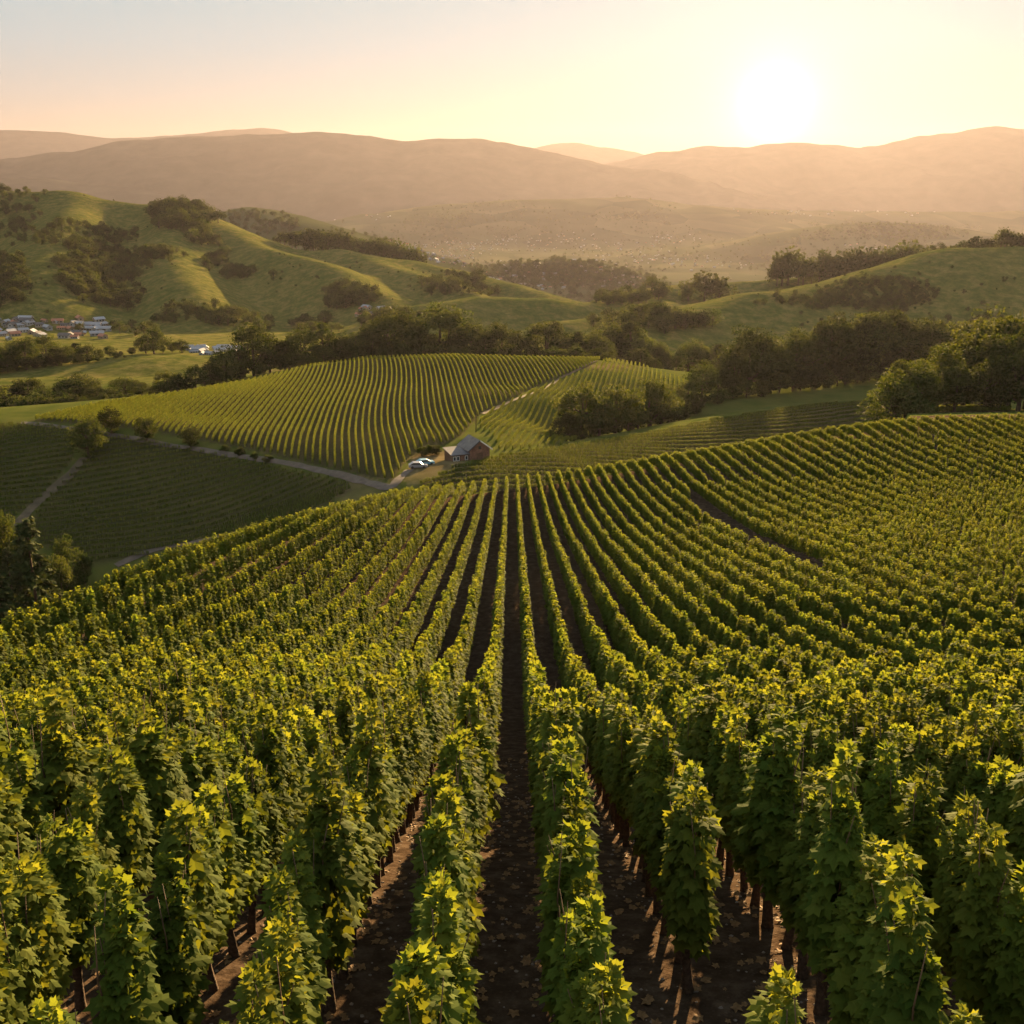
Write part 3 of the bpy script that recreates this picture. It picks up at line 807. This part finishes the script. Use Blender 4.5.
# ------------------------------------------------------------------ trees
def broadleaf(seed, ncl, nleaf, leaf, wide=0.40, low=0.10, spread=1.0):
    """crown and trunk of a tree one unit high"""
    g = np.random.default_rng(seed)
    cz_, rz = (1 + low) / 2, (1 - low) / 2
    C = []
    for k in range(ncl):
        v = unit(1, g)[0]; r = g.uniform(0.45, 0.86)
        zz = v[2] * r
        tap = 1 - 0.35 * max(0, zz) - 0.25 * max(0, -zz)
        C.append((v[0] * r * wide * tap * g.uniform(.85, 1.15), v[1] * r * wide * tap * g.uniform(.85, 1.15), cz_ + zz * rz * g.uniform(.9, 1.05)))
    C = np.array(C); cr = wide * g.uniform(0.16, 0.36, ncl) * spread
    ci = g.integers(0, ncl, nleaf)
    v = unit(nleaf, g); v[:, 2] = np.where(v[:, 2] < -0.3, v[:, 2] * 0.5, v[:, 2])
    rad = cr[ci] * (0.55 + 0.5 * g.uniform(0, 1, nleaf) ** 0.6)
    P = C[ci] + v * rad[:, None] * np.array([1, 1, 0.8]); P[:, 2] = np.maximum(P[:, 2], 0.02)
    d = v + 0.9 * unit(nleaf, g); nr = v + np.array([0, 0, 0.5]) + 0.7 * unit(nleaf, g)
    tint = np.clip(0.35 + 0.25 * (g.uniform(-1, 1, ncl))[ci] + 0.2 * g.normal(size=nleaf), 0, 1)
    fol = build_leaves("crown", P, d, nr, leaf * g.uniform(.7, 1.3, nleaf), tint, QUAD, M_TREE)
    m = MB(); top = cz_ + 0.1
    m.tube([(0, 0, -.08), (0, 0, .02), (.01, 0, low + .15), (0, .01, cz_), (0, 0, top + .12)], [.045, .034, .026, .016, .006], 7)
    for k in g.choice(ncl, min(ncl, 9), replace=False):
        z0 = g.uniform(low + .08, cz_); c = C[k]
        m.tube([(0, 0, z0), (c[0] * .5, c[1] * .5, z0 + (c[2] - z0) * .35), tuple(c)], [.016, .010, .004], 5)
    return fol, m.mesh("trunk", M_BARK, True)

def conifer(seed, nleaf, leaf, wide=0.23):
    g = np.random.default_rng(seed)
    nb = 120
    zb = g.uniform(0.08, 0.97, nb); ab = g.uniform(0, 2 * math.pi, nb); lb = wide * (1 - zb) ** 0.85 * g.uniform(.75, 1.15, nb) + 0.015
    bi = g.integers(0, nb, nleaf); t = g.uniform(0.15, 1, nleaf) ** 0.7
    r = lb[bi] * t
    P = np.stack([np.cos(ab[bi]) * r, np.sin(ab[bi]) * r, zb[bi] - 0.18 * r + 0.0], -1) + g.normal(size=(nleaf, 3)) * 0.012
    outv = np.stack([np.cos(ab[bi]), np.sin(ab[bi]), -0.35 * np.ones(nleaf)], -1)
    d = outv + 0.6 * unit(nleaf, g); nr = np.array([0, 0, 1.0]) + 0.6 * unit(nleaf, g)
    tint = np.clip(0.35 + 0.25 * g.normal(size=nleaf), 0, 1)
    fol = build_leaves("crown", P, d, nr, leaf * g.uniform(.7, 1.3, nleaf), tint, QUAD, M_FIR)
    m = MB(); m.tube([(0, 0, -.06), (0, 0, .05), (0, 0, .5), (0, 0, .98)], [.028, .02, .012, .003], 7)
    return fol, m.mesh("trunk", M_BARK, True)

TREES = {
    "round": [broadleaf(500 + k, 46, 7000, 0.034, 0.46 + 0.06 * (k % 3), 0.0 + 0.03 * (k % 2)) for k in range(5)],
    "tall": [broadleaf(520 + k, 40, 5600, 0.030, 0.28 + 0.03 * k, 0.08) for k in range(3)],
    "bush": [broadleaf(540 + k, 22, 2600, 0.075, 0.62 + 0.06 * k, 0.0) for k in range(3)],
    "fir": [conifer(560 + k, 6000, 0.04, 0.25 + 0.02 * k) for k in range(3)],
    "small": [broadleaf(580 + k, 18, 700, 0.09, 0.46 + 0.05 * k, 0.06, 1.2) for k in range(4)],
}
DESC = {"round": ("oak_tree", "round-crowned tree", "tree"), "tall": ("leafy_tree", "narrow leafy tree", "tree"), "bush": ("shrub", "low shrub", "shrub"),
        "fir": ("conifer", "dark pointed conifer", "tree"), "small": ("leafy_tree", "small dark tree", "tree")}

def plant(kind, px, D, top_py=None, base_py=None, H=None, group=None, label=None, width=1.0):
    if base_py is not None:
        p = pick([px], [base_py], 150 if D is None else D)[0]; x, y, z = p; D = project(x, y, z)[2]
    else:
        r = ray(px, 400); y = D * (CT + 0.1 * ST); x = (px - 512) / F * D
        z = float(gz(x, y)); y = (D + z * ST) / CT; z = float(gz(x, y))
    if H is None:
        rx, ry, rz_ = ray(px, top_py); H = y / ry * rz_ - z
    if kind in ('round', 'tall') and base_py is None: H *= 1.12
    H = max(H, 1.5) * (rnd.uniform(.86, 1.2) if group and ('belt' in group or 'crest of' in group or 'dip' in group) else 1)
    fol, trk = TREES[kind][rnd.randrange(len(TREES[kind]))]
    nm, ds, cat = DESC[kind]
    t = thing(nm, (x, y, z - 0.02 * H), rnd.uniform(0, 6.28), (H * width * rnd.uniform(.92, 1.1), H * width * rnd.uniform(.92, 1.1), H))
    obj("crown", fol, t); obj("trunk", trk, t)
    t["category"] = cat; t["label"] = label or ds
    if group: t["group"] = group
    return t

def belt(spec, place, group):
    """spec: (kind, px, D, top); labelled by their order from the left"""
    spec = sorted(spec, key=lambda s: s[1]); cnt = {}
    for kind, px, D, top, *wd in spec:
        cnt[kind] = cnt.get(kind, 0) + 1
        plant(kind, px, D, top, group=group, width=wd[0] if wd else 1.0, label="%s %s from the left %s" % (ordinal(cnt[kind]), DESC[kind][1], place))

# lone trees beside the gravel road and in the hollow on the left
G_ = "trees along the gravel road"
plant("round", 89, None, 413, 458, group=G_, label="dark bushy tree where the dirt track leaves the gravel road", width=0.85)
plant("round", 112, None, 405, 434, group=G_, label="smallest thin tree, just beyond the gravel road", width=0.95)
plant("round", 147, None, 413, 442, group=G_, label="round tree on the bank beyond the gravel road", width=1.0)
plant("round", 191, None, 424, 448, group=G_, label="low yellowish tree at the road edge, rightmost along the gravel road", width=1.0)
for k, px in enumerate((225, 240, 255, 268)):
    plant("bush", px, None, None, 452 + (px - 225) * 0.25, H=2.0 + 0.4 * (k % 2), group="hedge shrubs along the gravel road", label="low hedge shrub, %s from the left beside the bend of the gravel road" % ordinal(k + 1))
plant("fir", 42, 214, 512, group="conifers in the hollow", label="tall conifer standing alone with a sunlit tip in the shaded hollow", width=0.85)
plant("fir", -4, 205, 530, group="conifers in the hollow", label="conifer cut by the edge of the picture in the shaded hollow", width=0.85)
plant("fir", 12, 232, 545, group="conifers in the hollow", label="short conifer between two taller ones in the shaded hollow", width=0.8)
for px, D, top in ((70, 234, 542), (84, 238, 554), (60, 226, 556), (24, 236, 540), (10, 240, 522), (-4, 238, 506), (2, 250, 514), (78, 244, 562), (62, 246, 540)):
    plant("round", px, D, top, group="dark trees in the hollow", width=0.55, label="dark round tree among the conifers in the shaded hollow on the left")

# belt behind the mound vineyard
B = []
for px, D, top, k in ((166, 432, 372, 0), (181, 436, 376, 0), (196, 441, 367, 0), (211, 446, 363, 0), (226, 452, 354, 0), (240, 462, 347, 1), (254, 474, 334, 0), (270, 482, 335, 0), (286, 486, 340, 0), (302, 492, 331, 0),
                      (324, 502, 321, 1), (341, 500, 336, 0), (356, 507, 338, 0), (371, 512, 331, 0), (386, 518, 320, 0), (402, 524, 323, 0), (420, 526, 324, 0), (441, 534, 311, 0), (459, 532, 331, 0), (472, 536, 327, 0),
                      (486, 532, 333, 0), (502, 538, 319, 0), (521, 542, 333, 0), (546, 544, 326, 0), (562, 548, 331, 0), (577, 552, 327, 1), (594, 556, 338, 0)):
    B.append(("tall" if k else "round", px, D, top))
for px in range(158, 620, 11):
    q = (px - 158) / 460
    B.append(("bush", px + rnd.uniform(-4, 4), 428 + 85 * min(1, q * 2.2) - 6, np.interp(px, [158, 240, 330, 440, 620], [385, 367, 346, 346, 348]) + rnd.uniform(-3, 4)))
belt(B, "in the belt behind the mound vineyard", "tree belt behind the mound vineyard")
# trees on the lower left in front of and behind the small field
B = [("round", px, D, top, 1.45) for px, D, top in ((-18, 450, 380), (0, 455, 388), (14, 462, 384), (30, 470, 377), (44, 452, 390), (58, 458, 393), (70, 470, 380), (84, 476, 374), (98, 464, 386), (112, 452, 389), (126, 470, 377), (140, 462, 380), (152, 448, 386))]
for px in range(-14, 165, 9): B.append(("bush", px, 440 + rnd.uniform(-6, 6), 398 - px * 0.03 + rnd.uniform(-3, 3)))
belt(B, "behind the left end of the mound vineyard", "trees before the small left field")
B = [("round" if k % 4 else "tall", px, D + (k % 3) * 12, top, 1.25) for k, (px, top, D) in enumerate(((-8, 343, 588), (4, 347, 588), (16, 341, 592), (27, 338, 600), (37, 352, 600), (47, 337, 604), (57, 346, 610), (67, 347, 612), (77, 342, 616), (88, 345, 620), (99, 349, 626), (110, 346, 630), (121, 351, 636), (132, 347, 640), (146, 336, 645), (154, 330, 660), (163, 345, 650), (172, 342, 655), (182, 340, 670)))]
for px in range(-10, 130, 9): B.append(("bush", px, 592 + 0.3 * px, 362 - 0.06 * px + rnd.uniform(-4, 3)))
belt(B, "in the row behind the small left field", "tree row behind the small left field")
# hazier trees in the dip right of the mound
B = [("round" if k % 3 else "tall", px, D, top) for k, (px, D, top) in enumerate(((588, 600, 342), (602, 610, 330), (616, 620, 320), (630, 610, 328), (643, 600, 338), (656, 590, 346), (668, 590, 350), (640, 560, 352), (655, 550, 358), (676, 500, 357), (688, 600, 345), (700, 600, 340), (716, 590, 338), (732, 580, 345), (748, 580, 342)))]
belt(B, "in the hazy dip right of the mound", "trees in the dip right of the mound")
# the belt that climbs to the right
B = [(k, px, D, top) for k, px, D, top in (("round", 550, 318, 430), ("round", 566, 326, 411), ("round", 582, 334, 393), ("round", 599, 338, 388), ("round", 615, 344, 392), ("round", 628, 352, 404), ("tall", 638, 358, 399), ("round", 649, 368, 388), ("round", 661, 378, 385), ("round", 674, 388, 389), ("round", 688, 400, 378),
     ("round", 702, 412, 369), ("round", 718, 420, 362), ("round", 733, 428, 352), ("round", 748, 436, 342), ("round", 763, 442, 334), ("round", 779, 448, 338), ("round", 795, 452, 336), ("round", 812, 456, 332), ("round", 828, 460, 326), ("round", 845, 464, 316), ("round", 862, 470, 313), ("round", 878, 470, 318), ("round", 893, 474, 322), ("round", 910, 478, 318), ("round", 928, 482, 325), ("round", 946, 486, 320), ("round", 965, 490, 326), ("round", 985, 490, 315))]
for px in range(560, 900, 11):
    B.append(("bush", px + rnd.uniform(-4, 4), np.interp(px, [560, 660, 780, 900], [322, 374, 440, 468]), np.interp(px, [560, 620, 700, 780, 900], [432, 415, 396, 372, 360]) + rnd.uniform(-4, 4)))
belt(B, "in the belt climbing to the right", "tree belt climbing to the right")
B = [("round", px, D, top) for px, D, top in ((890, 226, 376), (906, 234, 356), (920, 226, 368), (936, 240, 350), (962, 252, 335), (986, 258, 317), (1006, 238, 328), (1026, 256, 307), (1018, 230, 346), (1052, 246, 325), (1088, 246, 316), (903, 222, 392), (954, 226, 366), (984, 228, 360), (1044, 232, 352))]
belt(B, "in the big grove on the right crest", "grove on the right crest")
# rows on the hills
B = [("small", px + rnd.uniform(-2, 2), 1080 if px < 930 else 930, np.interp(px, [775, 785, 800, 850, 905, 925, 940, 985, 1005, 1024], [262, 248, 251, 251, 246, 245, 243, 238, 229, 233]) + rnd.uniform(-2, 3)) for px in range(775, 1030, 7)]
B += [("small", px, 1040, top) for px, top in ((612, 291), (622, 286), (652, 277), (664, 282), (704, 266), (718, 267), (688, 276))]
belt(B, "on the crest of the right hills", "trees on the crest of the right hills")
B = [("small", px + rnd.uniform(-2, 2), 1370, np.interp(px, [270, 285, 310, 345, 350, 380, 420], [240, 230, 229, 232, 240, 237, 246]) + rnd.uniform(-2, 2)) for px in range(268, 424, 6)]
belt(B, "on the lit crest of the left hill", "trees on the lit crest of the left hill")

# woods, scrub and far trees: one mass
def blob(px, py, rx, ry, n, h0, h1, dmin=500, dmax=9000, clump=70.0):
    n = int(n * 1.6); rx *= 1.35; ry *= 1.35
    a = rng.uniform(0, 2 * math.pi, n); r = np.sqrt(rng.uniform(0, 1, n))
    P = pick(px + np.cos(a) * r * rx, py + np.sin(a) * r * ry, dmin)
    ok = ~np.isnan(P[:, 0])
    ok &= np.where(ok, P[:, 1] < dmax, False)
    Q = np.nan_to_num(P)
    ok &= fbm(Q[:, 0] / clump, Q[:, 1] / clump, 41, 3) + rng.uniform(-.2, .2, n) > (r - 0.62) * 0.9 + (0.12 if clump > 200 else 0)
    return P[ok], rng.uniform(h0, h1, ok.sum())
WP, WS = [], []
for b_ in ((180, 214, 38, 12, 170, 11, 19), (200, 232, 18, 16, 90, 9, 16), (15, 212, 55, 16, 160, 6, 13), (60, 236, 60, 10, 90, 5, 11), (95, 268, 28, 24, 130, 7, 14), (110, 290, 30, 22, 100, 6, 12), (5, 290, 22, 26, 80, 7, 14), (145, 258, 30, 8, 60, 6, 11),
           (240, 276, 26, 8, 60, 6, 11), (215, 262, 14, 10, 30, 6, 10), (345, 300, 26, 9, 70, 7, 12), (200, 318, 50, 9, 70, 5, 10), (290, 325, 70, 9, 110, 6, 12), (130, 335, 60, 7, 90, 7, 12), (370, 318, 30, 5, 40, 6, 11), (460, 284, 30, 7, 50, 6, 11), (480, 292, 40, 5, 60, 5, 9),
           (880, 296, 46, 14, 300, 2.5, 4.5), (640, 300, 40, 5, 50, 6, 12), (760, 262, 30, 8, 60, 8, 14), (580, 296, 30, 4, 30, 5, 9), (800, 305, 60, 8, 60, 3, 6), (960, 330, 70, 12, 60, 4, 8), (430, 320, 40, 6, 40, 5, 9), (700, 325, 80, 8, 120, 8, 14),
           (100, 250, 130, 60, 120, 1.5, 4), (380, 280, 160, 28, 140, 1.5, 4), (800, 300, 260, 40, 160, 1.5, 4)):
    p, s_ = blob(*b_); WP.append(p); WS.append(s_)
for b_ in ((562, 270, 70, 13, 500, 6, 12), (560, 285, 110, 18, 350, 6, 12), (540, 215, 200, 16, 900, 7, 13), (870, 230, 90, 9, 450, 6, 12), (700, 250, 260, 35, 1100, 6, 12), (400, 235, 90, 18, 400, 6, 12), (260, 222, 50, 14, 160, 8, 14)):
    p, s_ = blob(*b_, dmin=1700, clump=330.0); WP.append(p); WS.append(s_)
WP = np.concatenate(WP); WS = np.concatenate(WS)
WP[:, 2] -= 0.03 * WS
def tree_mesh(ft):
    m = with_trunk(ft[0], ft[1]); m.materials[0] = M_TREE; return m
scatter("woodland", WP, rng.integers(0, 4, len(WP)), rng.uniform(0, 6.28, len(WP)), WS, [tree_mesh(t) for t in TREES["small"]])
print("wood", len(WP))

# ------------------------------------------------------------------ houses far off
WALLS = [("white", (0.34, 0.33, 0.31)), ("cream", (0.28, 0.24, 0.19)), ("pale grey", (0.26, 0.26, 0.26)), ("tan", (0.26, 0.20, 0.14))]
ROOFS = [("grey", (0.30, 0.31, 0.34)), ("terracotta", (0.36, 0.15, 0.09)), ("pale", (0.28, 0.28, 0.30)), ("dark", (0.10, 0.09, 0.09))]
MW = [simple_mat("wall_" + n.replace(" ", "_"), c, 0.85, 0.1) for n, c in WALLS]; MR = [simple_mat("roof_" + n, c, 0.8, 0.15) for n, c in ROOFS]
M_GLASS, nt, b = new_mat("window_glass"); b.inputs["Base Color"].default_value = (0.03, 0.035, 0.04, 1); b.inputs["Roughness"].default_value = 0.15
def wall_mesh(m_):
    m = MB(); m.prism([(-.5, -.15), (.5, -.15), (.5, .5), (0, .82), (-.5, .5)], 'y', -.7, .7); return m.mesh("wall", m_)
def roof_mesh(m_):
    m = MB()
    for s in (-1, 1):
        m.prism([(0, .83), (s * .60, .446), (s * .60, .50), (0, .884)], 'y', -.78, .78)
    return m.mesh("roof", m_)
def win_mesh():
    m = MB()
    for s in (-1, 1):
        for y in (-.42, 0, .42): m.box(min(s * .5, s * .515), max(s * .5, s * .515), y - .09, y + .09, .15, .38)
    for s in (-1, 1): m.box(-.12, .12, min(s * .7, s * .715), max(s * .7, s * .715), .15, .38)
    return m.mesh("window", M_GLASS)
w_me = [wall_mesh(m) for m in MW]; r_me = [roof_mesh(m) for m in MR]; g_me = win_mesh()
def house(px, py, size, place, group, stretch=1.0, dmin=500, rot=None, wk=None, rk=None):
    p = pick([px], [py], dmin)[0]
    if np.isnan(p[0]): return
    w = rnd.randrange(4) if wk is None else wk; r = rnd.randrange(4) if rk is None else rk
    t = thing("house", tuple(p), rnd.uniform(0, 3.14) if rot is None else rot, (size, size * stretch, size))
    t["category"] = "house"; t["group"] = group
    t["label"] = "%s house with %s roof %s" % (WALLS[w][0], ROOFS[r][0], place)
    obj("wall", w_me[w], t); obj("roof", r_me[r], t); obj("window", g_me, t)
for k in range(64):
    house(rnd.uniform(-6, 108), rnd.uniform(320, 340), rnd.uniform(2.8, 5.2), "in the village below the left hill", "houses of the village below the left hill", rnd.uniform(1, 1.6))
for px, py in ((88, 327), (98, 331)):
    house(px, py, 5, "long as a hall at the right end of the village", "long halls of the village below the left hill", 3.0, rot=1.45 + px * .001, wk=0, rk=2)
for k in range(30):
    house(rnd.uniform(186, 240), rnd.uniform(348, 355), rnd.uniform(2, 3.4), "in the cluster above the small left field", "houses of the cluster above the small left field", rnd.uniform(1, 1.8), wk=rnd.choice((0, 2)), rk=rnd.choice((0, 2)))
for k in range(8):
    house(rnd.uniform(356, 400), rnd.uniform(309, 318), rnd.uniform(3, 5), "at the foot of the lit left spur", "houses at the foot of the lit left spur", 1.3)
TPp, TS_ = [], []
for b_ in ((450, 250, 55, 14, 300, 7, 13), (600, 250, 110, 18, 450, 7, 13), (370, 216, 60, 5, 120, 10, 18), (560, 280, 70, 10, 130, 7, 11), (860, 246, 70, 5, 80, 8, 14), (830, 212, 100, 4, 50, 10, 18), (700, 262, 60, 12, 120, 7, 13)):
    p, s_ = blob(*b_, dmin=1700, dmax=12000, clump=260.0); TPp.append(p); TS_.append(s_)
TPp = np.concatenate(TPp); TS_ = 0.42 * np.concatenate(TS_)
def house_mesh(w, r):
    import bmesh
    bm = bmesh.new(); bm.from_mesh(w); nf = len(bm.faces); bm.from_mesh(r); bm.faces.ensure_lookup_table()
    for f in bm.faces[nf:]: f.material_index = 1
    me = bpy.data.meshes.new("house"); bm.to_mesh(me); bm.free(); me.materials.append(w.materials[0]); me.materials.append(r.materials[0]); return me
hm = [house_mesh(w_me[k], r_me[k]) for k in range(4)]
od = np.argsort(TPp[:, 1]); near_t, far_t = od[:200], od[200:]
h0 = None
for k in near_t:
    v = rnd.randrange(4)
    o = bpy.data.objects.new("house", hm[v]); COL.objects.link(o)
    o.location = TPp[k]; s_ = float(TS_[k]); o.scale = (s_, s_ * 1.2, s_); o.rotation_euler = (0, 0, rnd.uniform(0, 3.14))
    o["category"] = "house"; o["group"] = "houses of the hazy valley town"; o["label"] = "tiny %s house with %s roof among the trees of the hazy valley town" % (WALLS[v][0], ROOFS[v][0])
scatter("town", TPp[far_t], rng.integers(0, 4, len(far_t)), rng.uniform(0, 3.14, len(far_t)), TS_[far_t], hm)

# ------------------------------------------------------------------ the barn in the hollow
M_WOOD = simple_mat("red_brown_boards", (0.20, 0.105, 0.07), 0.85, 0.3, 2.5, 0.2, 0.2)
M_WOOD2 = simple_mat("brown_boards", (0.13, 0.075, 0.045), 0.85, 0.3, 2.5, 0.2, 0.2)
M_TIN = simple_mat("grey_sheet_roof", (0.15, 0.135, 0.125), 0.7, 0.3, 0.8, 0.2, 0.1)
M_TINDK = simple_mat("dark_roof", (0.09, 0.085, 0.09), 0.6, 0.2, 1.0, 0.4, 0.1)
M_WHITE = simple_mat("white_paint", (0.78, 0.76, 0.72), 0.5, 0.06, 2, 0.4)
M_TERRA = simple_mat("terracotta", (0.27, 0.14, 0.10), 0.8, 0.2, 2, 0.2)
bp_ = pick([468], [459], 200)[0]
barn = thing("barn", (float(bp_[0]), float(bp_[1]), float(bp_[2]) - 0.2), R(24))
barn.scale = (0.88, 0.88, 0.88); barn["category"] = "barn"; barn["label"] = "small red brown barn with grey gable roof and dark lean-to beside the yard"
def gable(w, l0, l1, h, hr):
    return MB().prism([(-w, -1.2), (w, -1.2), (w, h), (0, hr), (-w, h)], 'y', l0, l1)
# main block: ridge runs away from the camera, standing right
m = MB(); m.prism([(-2.9, -1.5), (2.9, -1.5), (2.9, 3.4), (0, 5.6), (-2.9, 3.4)], 'y', -2.6, 5.0)
m.v = [(x + 2.4, y, z) for x, y, z in m.v]
obj("wall", m.mesh("wall", M_WOOD), barn)
for s, mt, nm in ((-1, M_TIN, "roof"), (1, M_TERRA, "roof")):
    m = MB(); m.prism([(0, 5.64), (s * 3.5, 3.0), (s * 3.5, 3.16), (0, 5.82)], 'y', -3.0, 5.4); m.v = [(x + 2.4, y, z) for x, y, z in m.v]
    r_ = obj("roof", m.mesh("roof", mt), barn)
    m = MB(); m.prism([(0, 5.50), (s * 3.55, 2.84), (s * 3.55, 3.24), (0, 5.92)], 'y', -3.16, -3.0); m.v = [(x + 2.4, y, z) for x, y, z in m.v]
    obj("bargeboard", m.mesh("bargeboard", M_WHITE if s > 0 else M_TINDK), r_)
m = MB().box(1.5, 3.3, -2.68, -2.6, 0.0, 2.3); obj("door", m.mesh("door", M_WOOD2), barn)
m = MB().box(2.05, 2.75, -2.67, -2.6, 3.3, 4.1); obj("window", m.mesh("window", M_GLASS), barn)
# lean-to on the left
m = MB(); m.prism([(-2.6, -1.5), (3.2, -1.5), (3.2, 3.0), (-2.6, 2.3)], 'x', -5.6, -0.52); obj("annex_wall", m.mesh("wall", M_WOOD2), barn)
m = MB(); m.prism([(-3.1, 2.28), (3.6, 3.1), (3.6, 3.26), (-3.1, 2.44)], 'x', -6.0, -0.55); obj("annex_roof", m.mesh("roof", M_TINDK), barn)
for x in (-4.9, -3.9, -1.5):
    m = MB().box(x - .32, x + .32, -2.66, -2.6, 0.8, 1.8); wdw = obj("window", m.mesh("window", M_GLASS), barn)
    m = MB()
    for a in ((x - .42, x - .32, .7, 1.9), (x + .32, x + .42, .7, 1.9), (x - .32, x + .32, 1.8, 1.9), (x - .32, x + .32, .7, .8)): m.box(a[0], a[1], -2.70, -2.6, a[2], a[3])
    obj("window_frame", m.mesh("window_frame", M_WHITE), wdw)
m = MB().box(-3.1, -2.1, -2.67, -2.6, 0.0, 2.05); dr = obj("door", m.mesh("door", M_WOOD), barn)
# cars on the yard
def car(px, py, rot, mat, label):
    p = pick([px], [py], 200)[0]
    t = thing("car", tuple(p + np.array([0, 0, 0.02])), rot); t["category"] = "car"; t["label"] = label
    m = MB(); m.prism([(-2.1, .32), (2.1, .32), (2.15, .62), (2.05, .82), (1.15, .92), (.55, 1.38), (-1.1, 1.42), (-1.85, .98), (-2.12, .85)], 'y', -.86, .86)
    obj("body", m.mesh("body", mat), t)
    m = MB(); m.prism([(1.05, .95), (.52, 1.33), (-1.05, 1.36), (-1.7, .98)], 'y', -.875, .875); obj("window", m.mesh("window", M_GLASS), t)
    for x in (-1.3, 1.35):
        for y in (-.80, .80):
            m = MB(); m.tube([(x, y - .11, .32), (x, y + .11, .32)], [.32, .32], 14); obj("wheel", m.mesh("wheel", M_TYRE), t)
    for y in (-.6, .6):
        m = MB().box(2.06, 2.17, y - .18, y + .18, .62, .76); obj("headlight", m.mesh("headlight", M_WHITE), t)
M_TYRE = simple_mat("tyre", (0.02, 0.02, 0.02), 0.9)
M_CARW = simple_mat("white_car_paint", (0.24, 0.245, 0.26), 0.3, 0.03, 1, 0.5); M_CARB = simple_mat("blue_car_paint", (0.14, 0.32, 0.42), 0.3, 0.05, 1, 0.5)
car(418, 468, R(8), M_CARW, "white car parked nearest the vines on the barn yard")
car(425, 465, R(20), M_CARB, "light blue car parked on the barn yard beside a white one")
for k, px in enumerate((422, 427, 432, 437)):
    plant("bush", px, None, None, 456 - k * 0.5, H=2.6, group="hedge shrubs beside the barn yard", label="green hedge shrub, %s from the left beside the barn yard" % ordinal(k + 1), width=1.0)
# thin bare tree behind the barn
p = pick([476], [432], 200)[0]
t = thing("bare_tree", tuple(p)); t["category"] = "tree"; t["label"] = "thin nearly bare tree standing behind the barn roof"
m = MB(); m.tube([(0, 0, -.4), (0, 0, 2), (.1, 0, 4.2)], [.14, .11, .07], 6); trk = obj("trunk", m.mesh("trunk", M_BARK), t)
m = MB()
for k in range(16):
    a = k * 2.4; z0 = 1.8 + 0.14 * k; m.tube([(0, 0, z0), (math.cos(a) * .7, math.sin(a) * .7, z0 + .9), (math.cos(a) * 1.2, math.sin(a) * 1.2, z0 + 1.7)], [.05, .03, .012], 4)
obj("branches", m.mesh("branches", M_BARK), t)

# ------------------------------------------------------------------ stones and dead leaves between the near rows
n = 9000
lx = rng.uniform(-15, 15, n); ly = rng.uniform(7, 40, n)
k = np.abs(lx) < ly * 0.6; lx, ly = lx[k], ly[k]
M_STONE = simple_mat("stone", (0.24, 0.20, 0.17), 0.9, 0.3, 6, 0.2); M_DEAD = simple_mat("dead_leaf", (0.20, 0.12, 0.055), 0.8, 0.4, 6, 0.2)
import bmesh
lit = []
for q in range(3):
    bm = bmesh.new(); bmesh.ops.create_icosphere(bm, subdivisions=1, radius=0.055)
    for v in bm.verts: v.co = Vector((v.co.x * rnd.uniform(.7, 1.3), v.co.y * rnd.uniform(.7, 1.3), v.co.z * rnd.uniform(.4, .7)))
    me = bpy.data.meshes.new("stone"); bm.to_mesh(me); bm.free(); me.materials.append(M_STONE); lit.append(me)
for q in range(3):
    T, Fc = LOBED; g = np.random.default_rng(q)
    V = T * 0.26; V[:, 2] = 0.03 + g.uniform(0, .05, len(V)); V[:, 1] -= .08
    lit.append(mesh_np("dead_leaf", V, [Fc], M_DEAD))
scatter("ground_litter", np.stack([lx, ly, gz(lx, ly)], -1), rng.integers(0, 6, len(lx)), rng.uniform(0, 6.28, len(lx)), rng.uniform(.3, 0.85, len(lx)), lit)
